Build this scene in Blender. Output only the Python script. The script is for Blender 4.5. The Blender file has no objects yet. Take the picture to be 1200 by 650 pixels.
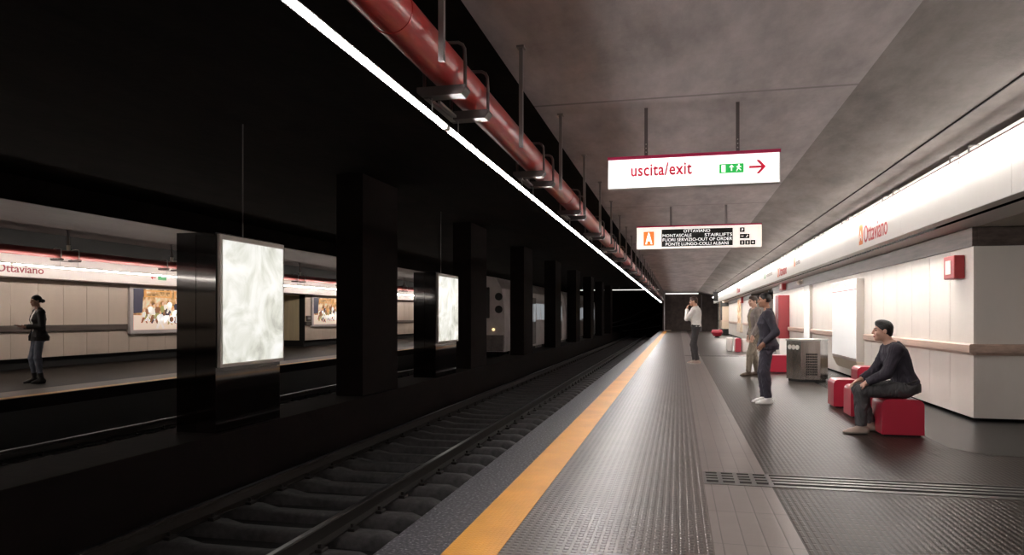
import bpy, bmesh, math, random
import numpy as np
from mathutils import Vector, Matrix
random.seed(7)
PI = math.pi
C = bpy.context.scene.collection
sc = bpy.context.scene

# ------------------------------------------------------------------ materials
MATS = {}
def new_mat(name):
    m = bpy.data.materials.new(name); m.use_nodes = True
    MATS[name] = m
    nt = m.node_tree
    return m, nt, nt.nodes['Principled BSDF']

def pm(name, col, rough=.5, metal=0., spec=.5, coat=0., noise=None, bump=None, coat_rough=.1):
    """noise=(scale, amount[, stretch]) darkens/lightens the colour; bump=(scale, strength, distance)"""
    m, nt, b = new_mat(name)
    b.inputs['Roughness'].default_value = rough
    b.inputs['Metallic'].default_value = metal
    b.inputs['Specular IOR Level'].default_value = spec
    b.inputs['Coat Weight'].default_value = coat
    b.inputs['Coat Roughness'].default_value = coat_rough
    c = (col[0], col[1], col[2], 1)
    b.inputs['Base Color'].default_value = c
    L = nt.links
    if noise or bump:
        tc = nt.nodes.new('ShaderNodeTexCoord')
    if noise:
        mp = nt.nodes.new('ShaderNodeMapping')
        st = noise[2] if len(noise) > 2 else (1, 1, 1)
        mp.inputs['Scale'].default_value = st
        L.new(tc.outputs['Object'], mp.inputs['Vector'])
        n = nt.nodes.new('ShaderNodeTexNoise'); n.inputs['Scale'].default_value = noise[0]
        n.inputs['Detail'].default_value = 6; n.inputs['Roughness'].default_value = .6
        L.new(mp.outputs[0], n.inputs['Vector'])
        r = nt.nodes.new('ShaderNodeValToRGB')
        a = noise[1]
        r.color_ramp.elements[0].position = .3; r.color_ramp.elements[1].position = .7
        r.color_ramp.elements[0].color = tuple(x*(1-a) for x in col)+(1,)
        r.color_ramp.elements[1].color = tuple(min(1, x*(1+a)) for x in col)+(1,)
        L.new(n.outputs['Fac'], r.inputs['Fac']); L.new(r.outputs['Color'], b.inputs['Base Color'])
    if bump:
        n2 = nt.nodes.new('ShaderNodeTexNoise'); n2.inputs['Scale'].default_value = bump[0]
        n2.inputs['Detail'].default_value = 4
        L.new(tc.outputs['Object'], n2.inputs['Vector'])
        bn = nt.nodes.new('ShaderNodeBump'); bn.inputs['Strength'].default_value = bump[1]
        bn.inputs['Distance'].default_value = bump[2]
        L.new(n2.outputs['Fac'], bn.inputs['Height']); L.new(bn.outputs['Normal'], b.inputs['Normal'])
    return m

def emit(name, col, strength, base=(.8, .8, .8)):
    m, nt, b = new_mat(name)
    b.inputs['Base Color'].default_value = base+(1,)
    b.inputs['Emission Color'].default_value = col+(1,)
    b.inputs['Emission Strength'].default_value = strength
    b.inputs['Roughness'].default_value = .4
    return m

def mnode(nt, op, a, b=None, c=None):
    n = nt.nodes.new('ShaderNodeMath'); n.operation = op
    for i, v in enumerate((a, b, c)):
        if v is None: continue
        if isinstance(v, (int, float)): n.inputs[i].default_value = v
        else: nt.links.new(v, n.inputs[i])
    return n.outputs[0]

def xyz(nt):
    tc = nt.nodes.new('ShaderNodeTexCoord'); s = nt.nodes.new('ShaderNodeSeparateXYZ')
    nt.links.new(tc.outputs['Object'], s.inputs[0])
    return tc, s.outputs[0], s.outputs[1], s.outputs[2]

def cellpad(nt, x, px, half):
    """1 inside pads of half width `half` (fraction) repeating every px metres, soft edge"""
    f = mnode(nt, 'FRACT', mnode(nt, 'DIVIDE', x, px))
    d = mnode(nt, 'ABSOLUTE', mnode(nt, 'SUBTRACT', f, .5))
    mr = nt.nodes.new('ShaderNodeMapRange'); mr.clamp = True
    mr.inputs[1].default_value = half-.07; mr.inputs[2].default_value = half+.07
    mr.inputs[3].default_value = 1; mr.inputs[4].default_value = 0
    nt.links.new(d, mr.inputs[0])
    return mr.outputs[0]

def studs(name, col, px, py, hx, hy, rough, dist, strength, coln=.25, joints=None, spec=.5, stud_tint=None):
    m, nt, b = new_mat(name)
    tc, x, y, z = xyz(nt)
    h = mnode(nt, 'MULTIPLY', cellpad(nt, x, px, hx), cellpad(nt, y, py, hy))
    n = nt.nodes.new('ShaderNodeTexNoise'); n.inputs['Scale'].default_value = 1.7; n.inputs['Detail'].default_value = 8
    n.inputs['Roughness'].default_value = .65
    nt.links.new(tc.outputs['Object'], n.inputs['Vector'])
    r = nt.nodes.new('ShaderNodeValToRGB')
    r.color_ramp.elements[0].position = .3; r.color_ramp.elements[1].position = .72
    r.color_ramp.elements[0].color = tuple(v*(1-coln) for v in col)+(1,)
    r.color_ramp.elements[1].color = tuple(v*(1+coln) for v in col)+(1,)
    nt.links.new(n.outputs['Fac'], r.inputs['Fac'])
    out = r.outputs['Color']
    if stud_tint:
        mx = nt.nodes.new('ShaderNodeMix'); mx.data_type = 'RGBA'
        mx.blend_type = 'MULTIPLY'
        nt.links.new(h, mx.inputs[0]); nt.links.new(out, mx.inputs[6]); mx.inputs[7].default_value = stud_tint+(1,)
        out = mx.outputs[2]
    if joints:   # thin dark joints between the tiles (jx, jy)
        jl = None
        for v, p in ((x, joints[0]), (y, joints[1])):
            f = mnode(nt, 'FRACT', mnode(nt, 'DIVIDE', v, p))
            d = mnode(nt, 'LESS_THAN', mnode(nt, 'MULTIPLY', f, p), .007)
            jl = d if jl is None else mnode(nt, 'MAXIMUM', jl, d)
        mx = nt.nodes.new('ShaderNodeMix'); mx.data_type = 'RGBA'
        nt.links.new(jl, mx.inputs[0]); nt.links.new(out, mx.inputs[6]); mx.inputs[7].default_value = tuple(v*.35 for v in col)+(1,)
        out = mx.outputs[2]
    nt.links.new(out, b.inputs['Base Color'])
    bn = nt.nodes.new('ShaderNodeBump'); bn.inputs['Strength'].default_value = strength; bn.inputs['Distance'].default_value = dist
    nt.links.new(h, bn.inputs['Height']); nt.links.new(bn.outputs['Normal'], b.inputs['Normal'])
    b.inputs['Roughness'].default_value = rough; b.inputs['Specular IOR Level'].default_value = spec
    return m

studs('studded_rubber', (.074, .055, .048), .05, .05, .27, .27, .33, .004, .55, .22, joints=(.5, 1.0), stud_tint=(.42, .40, .39), spec=.4)
studs('ribbed_rubber', (.0165, .0115, .0093), .042, .12, .27, .44, .36, .003, .45, .25, joints=(1.0, 1.0), stud_tint=(1.8, 1.55, 1.4), spec=.16)
studs('smooth_tile', (.175, .148, .138), .125, 1.0, .46, .5, .30, .002, .3, .12, joints=(.125, .72))
studs('yellow_tactile', (.66, .285, .022), .03, .03, .3, .3, .45, .002, .4, .15)
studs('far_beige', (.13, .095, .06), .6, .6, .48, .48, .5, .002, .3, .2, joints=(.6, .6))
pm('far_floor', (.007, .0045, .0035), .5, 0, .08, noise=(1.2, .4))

def granite():
    m, nt, b = new_mat('speckled_granite')
    tc, x, y, z = xyz(nt)
    v = nt.nodes.new('ShaderNodeTexNoise'); v.inputs['Scale'].default_value = 48; v.inputs['Detail'].default_value = 3
    nt.links.new(tc.outputs['Object'], v.inputs['Vector'])
    r = nt.nodes.new('ShaderNodeValToRGB')
    e = r.color_ramp.elements
    e[0].position = .38; e[0].color = (.014, .013, .016, 1); e[1].position = .58; e[1].color = (.085, .080, .092, 1)
    k = r.color_ramp.elements.new(.70); k.color = (.34, .33, .34, 1)
    nt.links.new(v.outputs['Fac'], r.inputs['Fac'])
    # scuffs running across the edge
    mp = nt.nodes.new('ShaderNodeMapping'); mp.inputs['Scale'].default_value = (3, 40, 1)
    mp.inputs['Rotation'].default_value = (0, 0, .12)
    nt.links.new(tc.outputs['Object'], mp.inputs['Vector'])
    s = nt.nodes.new('ShaderNodeTexNoise'); s.inputs['Scale'].default_value = 1.1; s.inputs['Detail'].default_value = 5
    nt.links.new(mp.outputs[0], s.inputs['Vector'])
    r2 = nt.nodes.new('ShaderNodeValToRGB')
    r2.color_ramp.elements[0].position = .62; r2.color_ramp.elements[0].color = (0, 0, 0, 1)
    r2.color_ramp.elements[1].position = .80; r2.color_ramp.elements[1].color = (.7, .7, .7, 1)
    nt.links.new(s.outputs['Fac'], r2.inputs['Fac'])
    mx = nt.nodes.new('ShaderNodeMix'); mx.data_type = 'RGBA'
    nt.links.new(r2.outputs['Color'], mx.inputs[0]); nt.links.new(r.outputs['Color'], mx.inputs[6])
    mx.inputs[7].default_value = (.22, .21, .21, 1)
    nt.links.new(mx.outputs[2], b.inputs['Base Color'])
    b.inputs['Roughness'].default_value = .4
granite()

def concrete(name, col, joint=None, amt=.3, rough=.75, ndir=(1, .35, 1), spec=.3):
    m, nt, b = new_mat(name)
    tc, x, y, z = xyz(nt)
    mp = nt.nodes.new('ShaderNodeMapping'); mp.inputs['Scale'].default_value = ndir
    nt.links.new(tc.outputs['Object'], mp.inputs['Vector'])
    n = nt.nodes.new('ShaderNodeTexNoise'); n.inputs['Scale'].default_value = 2.2; n.inputs['Detail'].default_value = 10
    n.inputs['Roughness'].default_value = .68
    nt.links.new(mp.outputs[0], n.inputs['Vector'])
    r = nt.nodes.new('ShaderNodeValToRGB')
    r.color_ramp.elements[0].position = .3; r.color_ramp.elements[1].position = .72
    r.color_ramp.elements[0].color = tuple(v*(1-amt) for v in col)+(1,)
    r.color_ramp.elements[1].color = tuple(v*(1+amt) for v in col)+(1,)
    nt.links.new(n.outputs['Fac'], r.inputs['Fac'])
    out = r.outputs['Color']
    if joint:
        f = mnode(nt, 'FRACT', mnode(nt, 'DIVIDE', mnode(nt, 'ADD', y, joint[1]), joint[0]))
        d = mnode(nt, 'LESS_THAN', mnode(nt, 'MULTIPLY', f, joint[0]), .05)
        mx = nt.nodes.new('ShaderNodeMix'); mx.data_type = 'RGBA'
        nt.links.new(d, mx.inputs[0]); nt.links.new(out, mx.inputs[6]); mx.inputs[7].default_value = tuple(v*.6 for v in col)+(1,)
        out = mx.outputs[2]
    nt.links.new(out, b.inputs['Base Color'])
    n2 = nt.nodes.new('ShaderNodeTexNoise'); n2.inputs['Scale'].default_value = 9; n2.inputs['Detail'].default_value = 8
    nt.links.new(tc.outputs['Object'], n2.inputs['Vector'])
    bn = nt.nodes.new('ShaderNodeBump'); bn.inputs['Strength'].default_value = .25; bn.inputs['Distance'].default_value = .02
    nt.links.new(n2.outputs['Fac'], bn.inputs['Height']); nt.links.new(bn.outputs['Normal'], b.inputs['Normal'])
    b.inputs['Roughness'].default_value = rough; b.inputs['Specular IOR Level'].default_value = spec
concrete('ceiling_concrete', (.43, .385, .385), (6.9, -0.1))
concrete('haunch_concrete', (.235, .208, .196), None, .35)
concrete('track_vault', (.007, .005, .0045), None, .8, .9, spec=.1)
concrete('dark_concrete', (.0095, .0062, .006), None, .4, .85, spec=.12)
concrete('end_concrete', (.075, .058, .052), None, .4, .8)
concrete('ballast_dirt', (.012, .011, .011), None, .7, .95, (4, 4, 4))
concrete('far_ceiling', (.055, .043, .041), None, .25, .4)
MATS['far_ceiling'].node_tree.nodes['Principled BSDF'].inputs['Specular IOR Level'].default_value = .07
pm('sleeper_concrete', (.058, .053, .054), .6, noise=(9, .5), bump=(14, .5, .02))
pm('rail_side', (.020, .016, .014), .6, .4)
pm('rail_head', (.22, .21, .21), .3, 1.)
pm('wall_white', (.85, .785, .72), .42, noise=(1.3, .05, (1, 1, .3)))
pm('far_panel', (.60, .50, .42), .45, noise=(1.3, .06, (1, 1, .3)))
pm('wood_return', (.66, .55, .36), .5, noise=(7, .12, (1, 1, .1)))
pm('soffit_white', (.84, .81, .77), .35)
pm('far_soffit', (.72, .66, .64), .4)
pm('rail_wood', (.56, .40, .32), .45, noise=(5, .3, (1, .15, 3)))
pm('shaded_rail_wood', (.10, .075, .065), .45, noise=(5, .3, (1, .15, 3)))  # rail wood darkened in its colour for the unlit far side
pm('band_bronze', (.12, .092, .082), .38, .3, noise=(6, .4, (1, .2, 3)))
pm('black', (.008, .007, .007), .5)
pm('black_gap', (.004, .004, .004), .8)
pm('slot_black', (.003, .003, .003), 1., 0, 0.)
pm('gloss_black', (.006, .004, .004), .06, 0, .5, .5, coat_rough=.04)
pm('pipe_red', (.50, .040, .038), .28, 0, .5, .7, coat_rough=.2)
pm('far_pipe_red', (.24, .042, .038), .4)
pm('galvanised', (.20, .18, .18), .45, .2)
pm('bracket_dark', (.10, .085, .085), .35, .3)
pm('wire_steel', (.30, .29, .28), .4, .7)
pm('steel_light', (.45, .43, .41), .35, .9)
pm('pale_sleeve', (.75, .70, .62), .5)
emit('tube_light', (1, .955, .92), 200.)
emit('soffit_tube', (1, .955, .90), 40.)
emit('slot_tube', (1, .945, .885), 120.)
emit('far_tube', (1, .90, .81), 54.)
emit('end_lamp', (1, .97, .93), 1.3)
pm('lamp_housing', (.55, .50, .49), .4)
pm('mauve_bar', (.30, .20, .20), .4)
emit('sign_white', (1, .98, .96), .96)
emit('sign_cream', (1, .90, .80), .78)
pm('magenta', (.50, .010, .085), .4)
emit('letter_red', (.66, .012, .055), .35, (.6, .02, .06))
emit('sign_green', (.02, .48, .08), .7, (.02, .4, .08))
emit('led_white', (1, .98, .95), 1.)
emit('badge_orange', (.92, .20, .025), .55, (.8, .2, .03))
pm('led_black', (.008, .008, .008), .3)
pm('icon_black', (.012, .011, .011), .4)
pm('sign_grey', (.45, .43, .42), .4)
pm('soffit_red', (.50, .03, .03), .45)
pm('name_dark_red', (.30, .035, .06), .5)
pm('soffit_orange', (.85, .22, .04), .45)
pm('soffit_green', (.05, .35, .12), .45)
pm('soffit_grey', (.34, .28, .26), .45)
pm('seat_red', (.40, .022, .046), .28, 0, .5, .2, coat_rough=.12)
pm('alarm_red', (.36, .025, .030), .4)
pm('label_pale', (.75, .68, .62), .4)
pm('cabinet_red', (.24, .024, .030), .4)
pm('board_white', (.86, .82, .78), .25)
pm('board_frame', (.55, .50, .46), .35, .3)
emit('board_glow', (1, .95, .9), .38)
pm('brushed_steel', (.40, .375, .355), .22, 1., noise=(5, .35, (1, 1, .12)), bump=(40, .05, .004))
pm('grille_dark', (.03, .027, .025), .4, .5)
pm('wire_pale', (.5, .48, .45), .5)
pm('cream_paint', (.62, .50, .38), .5)
pm('grate_frame', (.13, .122, .12), .35, .5)
pm('train_white', (.62, .56, .56), .35, noise=(2, .15))
pm('train_grey', (.14, .12, .12), .5, noise=(4, .4))
pm('train_dark', (.015, .013, .013), .5)
emit('train_window', (.85, .9, .95), .28, (.02, .02, .02))
emit('train_lamp', (1, .72, .35), 1.6)
pm('cable_grey', (.05, .048, .048), .5)

def mosaic():
    m, nt, b = new_mat('mosaic_cove')
    tc, x, y, z = xyz(nt)
    v = nt.nodes.new('ShaderNodeTexVoronoi'); v.inputs['Scale'].default_value = 26
    nt.links.new(tc.outputs['Object'], v.inputs['Vector'])
    r = nt.nodes.new('ShaderNodeValToRGB')
    r.color_ramp.elements[0].color = (.004, .004, .004, 1); r.color_ramp.elements[1].color = (.022, .021, .021, 1)
    s = nt.nodes.new('ShaderNodeSeparateColor'); nt.links.new(v.outputs['Color'], s.inputs[0])
    nt.links.new(s.outputs[0], r.inputs['Fac']); nt.links.new(r.outputs['Color'], b.inputs['Base Color'])
    bn = nt.nodes.new('ShaderNodeBump'); bn.inputs['Strength'].default_value = .9; bn.inputs['Distance'].default_value = .02
    nt.links.new(s.outputs[1], bn.inputs['Height']); nt.links.new(bn.outputs['Normal'], b.inputs['Normal'])
    b.inputs['Roughness'].default_value = .26
mosaic()

def marble_ad():
    m, nt, b = new_mat('marble_ad')
    tc, x, y, z = xyz(nt)
    n = nt.nodes.new('ShaderNodeTexNoise'); n.inputs['Scale'].default_value = 1.7; n.inputs['Detail'].default_value = 7
    n.inputs['Distortion'].default_value = .9; n.inputs['Roughness'].default_value = .55
    nt.links.new(tc.outputs['Object'], n.inputs['Vector'])
    r = nt.nodes.new('ShaderNodeValToRGB')
    e = r.color_ramp.elements
    e[0].position = .34; e[0].color = (.46, .45, .39, 1); e[1].position = .57; e[1].color = (.96, .95, .89, 1)
    k = e.new(.45); k.color = (.74, .74, .65, 1)
    k = e.new(.70); k.color = (1, 1, .98, 1)
    nt.links.new(n.outputs['Fac'], r.inputs['Fac'])
    nt.links.new(r.outputs['Color'], b.inputs['Emission Color'])
    b.inputs['Emission Strength'].default_value = .95
    b.inputs['Base Color'].default_value = (.05, .05, .05, 1)
    b.inputs['Roughness'].default_value = .25
marble_ad()

def photo_print():
    m, nt, b = new_mat('photo_print')
    tc, x, y, z = xyz(nt)
    v = nt.nodes.new('ShaderNodeTexNoise'); v.inputs['Scale'].default_value = 3.2; v.inputs['Detail'].default_value = 4
    nt.links.new(tc.outputs['Object'], v.inputs['Vector'])
    r = nt.nodes.new('ShaderNodeValToRGB')
    e = r.color_ramp.elements
    e[0].position = .30; e[0].color = (.05, .035, .05, 1); e[1].position = .68; e[1].color = (.85, .75, .60, 1)
    for p, c in ((.42, (.30, .14, .05, 1)), (.50, (.60, .33, .12, 1)), (.58, (.75, .55, .35, 1))):
        k = e.new(p); k.color = c
    nt.links.new(v.outputs['Fac'], r.inputs['Fac']); nt.links.new(r.outputs['Color'], b.inputs['Base Color'])
    nt.links.new(r.outputs['Color'], b.inputs['Emission Color']); b.inputs['Emission Strength'].default_value = .35
photo_print()
def pe(name, col, s=.5):
    return emit(name, col, s, col)
pe('ad_navy', (.05, .045, .07)); pe('ad_gold', (.62, .32, .09)); pe('ad_brown', (.26, .11, .05)); pe('ad_cream', (.86, .78, .66))
pe('ad_skin', (.72, .46, .32)); pe('ad_floor', (.80, .62, .52)); pe('ad_white', (.95, .94, .92), .8); pe('ad_olive', (.35, .33, .12))

# ------------------------------------------------------------------ mesh helper
class MB:
    """collects shapes in world coordinates; build() links them as one mesh object"""
    def __init__(s): s.bm = bmesh.new(); s.mi = 0
    def _mark(s, n0):
        s.bm.faces.ensure_lookup_table()
        for f in list(s.bm.faces)[n0:]: f.material_index = s.mi
    def box(s, x0, x1, y0, y1, z0, z1, bev=0., seg=2, rot=None):
        n0 = len(s.bm.faces)
        r = bmesh.ops.create_cube(s.bm, size=1.)
        M = Matrix.Translation(((x0+x1)/2, (y0+y1)/2, (z0+z1)/2))
        if rot is not None: M = M @ rot
        M = M @ Matrix.Diagonal((abs(x1-x0), abs(y1-y0), abs(z1-z0), 1))
        bmesh.ops.transform(s.bm, matrix=M, verts=r['verts'])
        if bev > 0:
            ed = list({e for v in r['verts'] for e in v.link_edges})
            bmesh.ops.bevel(s.bm, geom=ed, offset=bev, segments=seg, affect='EDGES', profile=.5)
        s._mark(n0); return s
    def cyl(s, a, b, r, r2=None, n=14, caps=True):
        a, b = Vector(a), Vector(b); d = b-a
        n0 = len(s.bm.faces)
        q = d.to_track_quat('Z', 'Y').to_matrix().to_4x4()
        bmesh.ops.create_cone(s.bm, cap_ends=caps, segments=n, radius1=r, radius2=r if r2 is None else r2, depth=d.length,
                              matrix=Matrix.Translation((a+b)/2) @ q)
        s._mark(n0); return s
    def sph(s, c, r, n=14, sc_=(1, 1, 1)):
        n0 = len(s.bm.faces)
        bmesh.ops.create_uvsphere(s.bm, u_segments=n, v_segments=max(6, n//2), radius=r, matrix=Matrix.Translation(c) @ Matrix.Diagonal(sc_+(1,)))
        s._mark(n0); return s
    def tube(s, pts, r, n=8):
        n0 = len(s.bm.faces)
        pts = [Vector(p) for p in pts]; rings = []
        up = Vector((0, 0, 1))
        for i, p in enumerate(pts):
            t = (pts[min(i+1, len(pts)-1)]-pts[max(i-1, 0)]).normalized()
            u = t.cross(up)
            if u.length < 1e-3: u = t.cross(Vector((0, 1, 0)))
            u.normalize(); w = u.cross(t)
            rings.append([s.bm.verts.new(p+r*(math.cos(k*2*PI/n)*u+math.sin(k*2*PI/n)*w)) for k in range(n)])
        for A, B in zip(rings, rings[1:]):
            for k in range(n): s.bm.faces.new((A[k], A[(k+1) % n], B[(k+1) % n], B[k]))
        s.bm.faces.new(rings[0][::-1]); s.bm.faces.new(rings[-1])
        s._mark(n0); return s
    def prism(s, poly, axis, a, b):
        """poly: 2-D outline in the two other axes (order x,y,z without axis)"""
        n0 = len(s.bm.faces)
        def P(p, t):
            return {'x': (t, p[0], p[1]), 'y': (p[0], t, p[1]), 'z': (p[0], p[1], t)}[axis]
        A = [s.bm.verts.new(P(p, a)) for p in poly]; B = [s.bm.verts.new(P(p, b)) for p in poly]
        n = len(poly)
        s.bm.faces.new(A); s.bm.faces.new(B[::-1])
        for k in range(n): s.bm.faces.new((A[k], B[k], B[(k+1) % n], A[(k+1) % n]))
        s._mark(n0); return s
    def face(s, pts):
        n0 = len(s.bm.faces)
        s.bm.faces.new([s.bm.verts.new(p) for p in pts]); s._mark(n0); return s
    def build(s, name, mat, parent=None, smooth=False, base=None):
        bmesh.ops.recalc_face_normals(s.bm, faces=s.bm.faces)
        me = bpy.data.meshes.new(name)
        s.bm.to_mesh(me); s.bm.free()
        return link_mesh(name, me, mat, parent, smooth, base)

def wloc(o):
    v = Vector((0, 0, 0))
    while o is not None: v += o.location; o = o.parent
    return v

def link_mesh(name, me, mat, parent=None, smooth=False, base=None):
    for m in (mat if isinstance(mat, (list, tuple)) else [mat]):
        me.materials.append(MATS[m])
    o = bpy.data.objects.new(name, me); C.objects.link(o)
    if parent is not None:
        off = wloc(parent); me.transform(Matrix.Translation(-off)); o.parent = parent
    elif base is not None:
        me.transform(Matrix.Translation(-Vector(base))); o.location = base
    if smooth:
        me.polygons.foreach_set('use_smooth', [True]*len(me.polygons))
        if smooth != 'all':
            try: me.set_sharp_from_angle(angle=math.radians(40))
            except Exception: pass
    return o

def tag(o, label, cat, group=None, kind=None):
    if label: o['label'] = label
    if cat: o['category'] = cat
    if group: o['group'] = group
    if kind: o['kind'] = kind
    return o
def thing(name, label, cat, loc, group=None):
    o = bpy.data.objects.new(name, None); C.objects.link(o); o.location = loc
    o.empty_display_size = .2
    return tag(o, label, cat, group)
def struct(mb, name, mat, smooth=False, base=None):
    o = mb.build(name, mat, None, smooth, base); o['kind'] = 'structure'; return o
def copy_tree(o, parent=None):
    c = o.copy(); C.objects.link(c); c.parent = parent
    for ch in list(o.children): copy_tree(ch, c)
    return c

ONES = ['', 'first', 'second', 'third', 'fourth', 'fifth', 'sixth', 'seventh', 'eighth', 'ninth', 'tenth', 'eleventh', 'twelfth', 'thirteenth',
        'fourteenth', 'fifteenth', 'sixteenth', 'seventeenth', 'eighteenth', 'nineteenth']
TENS = ['', '', 'twent', 'thirt', 'fort', 'fift', 'sixt', 'sevent', 'eight', 'ninet']
def ordn(n):
    if n < 20: return ONES[n]
    t, u = divmod(n, 10)
    return TENS[t]+'ieth' if u == 0 else TENS[t]+'y-'+ONES[u]

def text_mesh(body, size, extrude=.002, align='LEFT', spacing=1., stretch=1., bold=.018):
    cu = bpy.data.curves.new('lettering', 'FONT'); cu.body = body; cu.size = size; cu.extrude = extrude
    cu.align_x = align; cu.space_character = spacing; cu.resolution_u = 3; cu.offset = bold*size
    o = bpy.data.objects.new('lettering', cu); C.objects.link(o)
    dg = bpy.context.evaluated_depsgraph_get()
    me = bpy.data.meshes.new_from_object(o.evaluated_get(dg))
    bpy.data.objects.remove(o); bpy.data.curves.remove(cu)
    me.transform(Matrix.Diagonal((stretch, 1, 1, 1)))
    me.materials.clear()
    return me
def text(name, body, size, loc, facing, mat, parent=None, align='LEFT', extrude=.002, spacing=1., stretch=1., width=None, bold=.0):
    me = text_mesh(body, size, extrude, align, spacing, stretch, bold)
    if width:
        xs = [v.co.x for v in me.vertices]
        k = width/(max(xs)-min(xs)); me.transform(Matrix.Diagonal((k, 1, 1, 1)))
    rz = {'-y': 0, '-x': -PI/2, '+x': PI/2}[facing]
    me.transform(Matrix.Translation(loc) @ Matrix.Rotation(rz, 4, 'Z') @ Matrix.Rotation(PI/2, 4, 'X'))
    return link_mesh(name, me, mat, parent)

# ------------------------------------------------------------------ camera
F = 830.
YAW = math.atan(195./F)
cam_d = bpy.data.cameras.new('camera'); cam = bpy.data.objects.new('camera', cam_d); C.objects.link(cam)
H = 1.33
cam.location = (0, 0, H); cam.rotation_euler = (PI/2, 0, YAW)
cam_d.sensor_width = 36; cam_d.lens = F/1200*36; cam_d.shift_y = 45.5/1200
cam_d.clip_start = .05; cam_d.clip_end = 300
sc.camera = cam
sc.view_settings.view_transform = 'Standard'; sc.view_settings.look = 'None'
sc.view_settings.gamma = 1; sc.view_settings.use_curve_mapping = False; sc.view_settings.exposure = 0
w = bpy.data.worlds.new('world'); sc.world = w; w.use_nodes = True
w.node_tree.nodes['Background'].inputs[0].default_value = (0, 0, 0, 1); w.node_tree.nodes['Background'].inputs[1].default_value = 0

YE = 66.       # end of the platform
Y0 = -9.
TZ = -.85      # track bed

# ------------------------------------------------------------------ setting: our platform
struct(MB().box(-1.66, -1.29, Y0, YE, -.25, 0), 'trim_1', 'speckled_granite')
struct(MB().box(-1.29, -.985, Y0, YE, -.25, .004), 'trim_2', 'yellow_tactile')
struct(MB().box(-.985, .2, Y0, YE, -.25, 0), 'floor', 'studded_rubber')
GR = [(5.83, 6.29), (24.55, 24.9)]
ys = [Y0]+[v for g in GR for v in g]+[YE]
m1, m2 = MB(), MB()
for a, b in zip(ys[::2], ys[1::2]):
    m1.box(.2, .71, a, b, -.25, 0); m2.box(.71, 6.5, a, b, -.25, 0)
struct(m1, 'trim_3', 'smooth_tile')
struct(m2, 'floor', 'ribbed_rubber')
struct(MB().box(-1.62, 6.5, Y0, YE, -.95, -.25), 'floor', 'black')          # platform body
struct(MB().box(-16.6, -1.62, Y0, 72, TZ-.15, TZ), 'track_floor', 'ballast_dirt')
# drain gratings set in the platform
def grating(a, b, label, cols, X1=6.4):
    root = thing('drain_grating', label, 'drain grating', (2., (a+b)/2, -.05))
    MB().box(.2, X1, a, b, -.25, -.045).build('drain_channel', 'black_gap', root)
    f = MB(); d = b-a
    f.box(.2, X1, a, a+.10*d, -.045, .004); f.box(.2, X1, b-.045*d, b, -.045, .003)
    n = 4; s = (d*.855)/n
    for k in range(n):
        y = a+.10*d+k*s
        if k: f.box(.2, X1, y-.0, y+s*.52, -.045, .002)
        else: f.box(.2, X1, y, y+s*.30, -.045, .002)
    for k in range(cols+1):
        x = .2+k*.128
        f.box(x-.012 if k else x, x+.022, a, b, -.04, .003)
    f.build('slotted_frame', 'grate_frame', root)
grating(5.83, 6.29, 'long slotted metal drain grating across the platform floor before the sitting man', 4)
grating(24.55, 24.9, 'thin dark drain grating crossing the floor beyond the man in white shirt', 0, 3.0)

# mosaic cove at the foot of the wall
cv = MB()
xo, xi, yo, yi = 2.66, 3.56, 7.62, 9.66
def slope(p_lo, p_hi, q_lo, q_hi, n=6):
    prev = None
    for k in range(n+1):
        t = k/n; h = .085*t**2.
        a = Vector(p_lo).lerp(Vector(p_hi), t); a.z = .003+h
        b = Vector(q_lo).lerp(Vector(q_hi), t); b.z = .003+h
        if prev: cv.face([prev[0], prev[1], b, a])
        prev = (a, b)
slope((xo, 23, 0), (xi, 23, 0), (xo, yo+.35, 0), (xi, yi, 0))
slope((xo, yo+.35, 0), (xi, yi, 0), (xo+.22, yo, 0), (xi, yi, 0))
slope((xo+.22, yo, 0), (xi, yi, 0), (6.4, yo, 0), (6.4, yi, 0))
bmesh.ops.remove_doubles(cv.bm, verts=cv.bm.verts, dist=.0005)
cv.bm.faces.ensure_lookup_table()
struct(cv, 'trim_4', 'mosaic_cove', smooth='all')

# wall of our platform: vertical panels over a dark backing
WX = 3.45
def panels_x(mb, x, y0, y1, z0, z1, step=.77, gap=.009, th=.03, zb=None):
    n = max(1, round((y1-y0)/step)); d = (y1-y0)/n
    for k in range(n):
        mb.box(x, x+th, y0+k*d+gap/2, y0+(k+1)*d-gap/2, z0, z1)
wp = MB()
segs = [(9.54, 28.0), (36.0, YE)]
for a, b in segs:
    panels_x(wp, WX, a, b, .955, 2.2); panels_x(wp, WX, a, b, .11, .90)
for k in range(4):   # return of the wall at the passage, facing back along the platform
    x = 3.48+k*.77
    for z0, z1 in ((.11, .90), (.955, 3.15)):
        wp.box(x+(.0045 if k else 0), x+.77-.0045, 9.54, 9.57, z0, z1)
        wp.box(x+(.0045 if k else 0), x+.77-.0045, 36.0, 36.03, z0, z1)
struct(wp, 'wall_right', 'wall_white')
bk = MB()
for a, b in segs:
    bk.box(WX+.03, WX+.4, a+.03, b, .11, 3.2); bk.box(WX+.12, WX+.4, a+.1, b, 0, .11)
for a in (9.54, 36.):
    bk.box(WX+.4, 6.5, a+.03, a+.3, .11, 3.2); bk.box(WX+.4, 6.5, a+.1, a+.3, 0, .11)
struct(bk, 'wall_right', 'black_gap')
ps = MB()    # the passage recesses
ps.box(6.5, 6.7, Y0, 9.6, 0, 3.2); ps.box(6.5, 6.7, 27.9, 36.1, 0, 3.2); ps.box(WX+.03, 6.5, 27.9, 28.1, 0, 3.2)
struct(ps, 'wall_right', 'wall_white')
struct(MB().box(WX, 6.7, Y0, YE, 3.15, 3.3), 'ceiling', 'dark_concrete')
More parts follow.
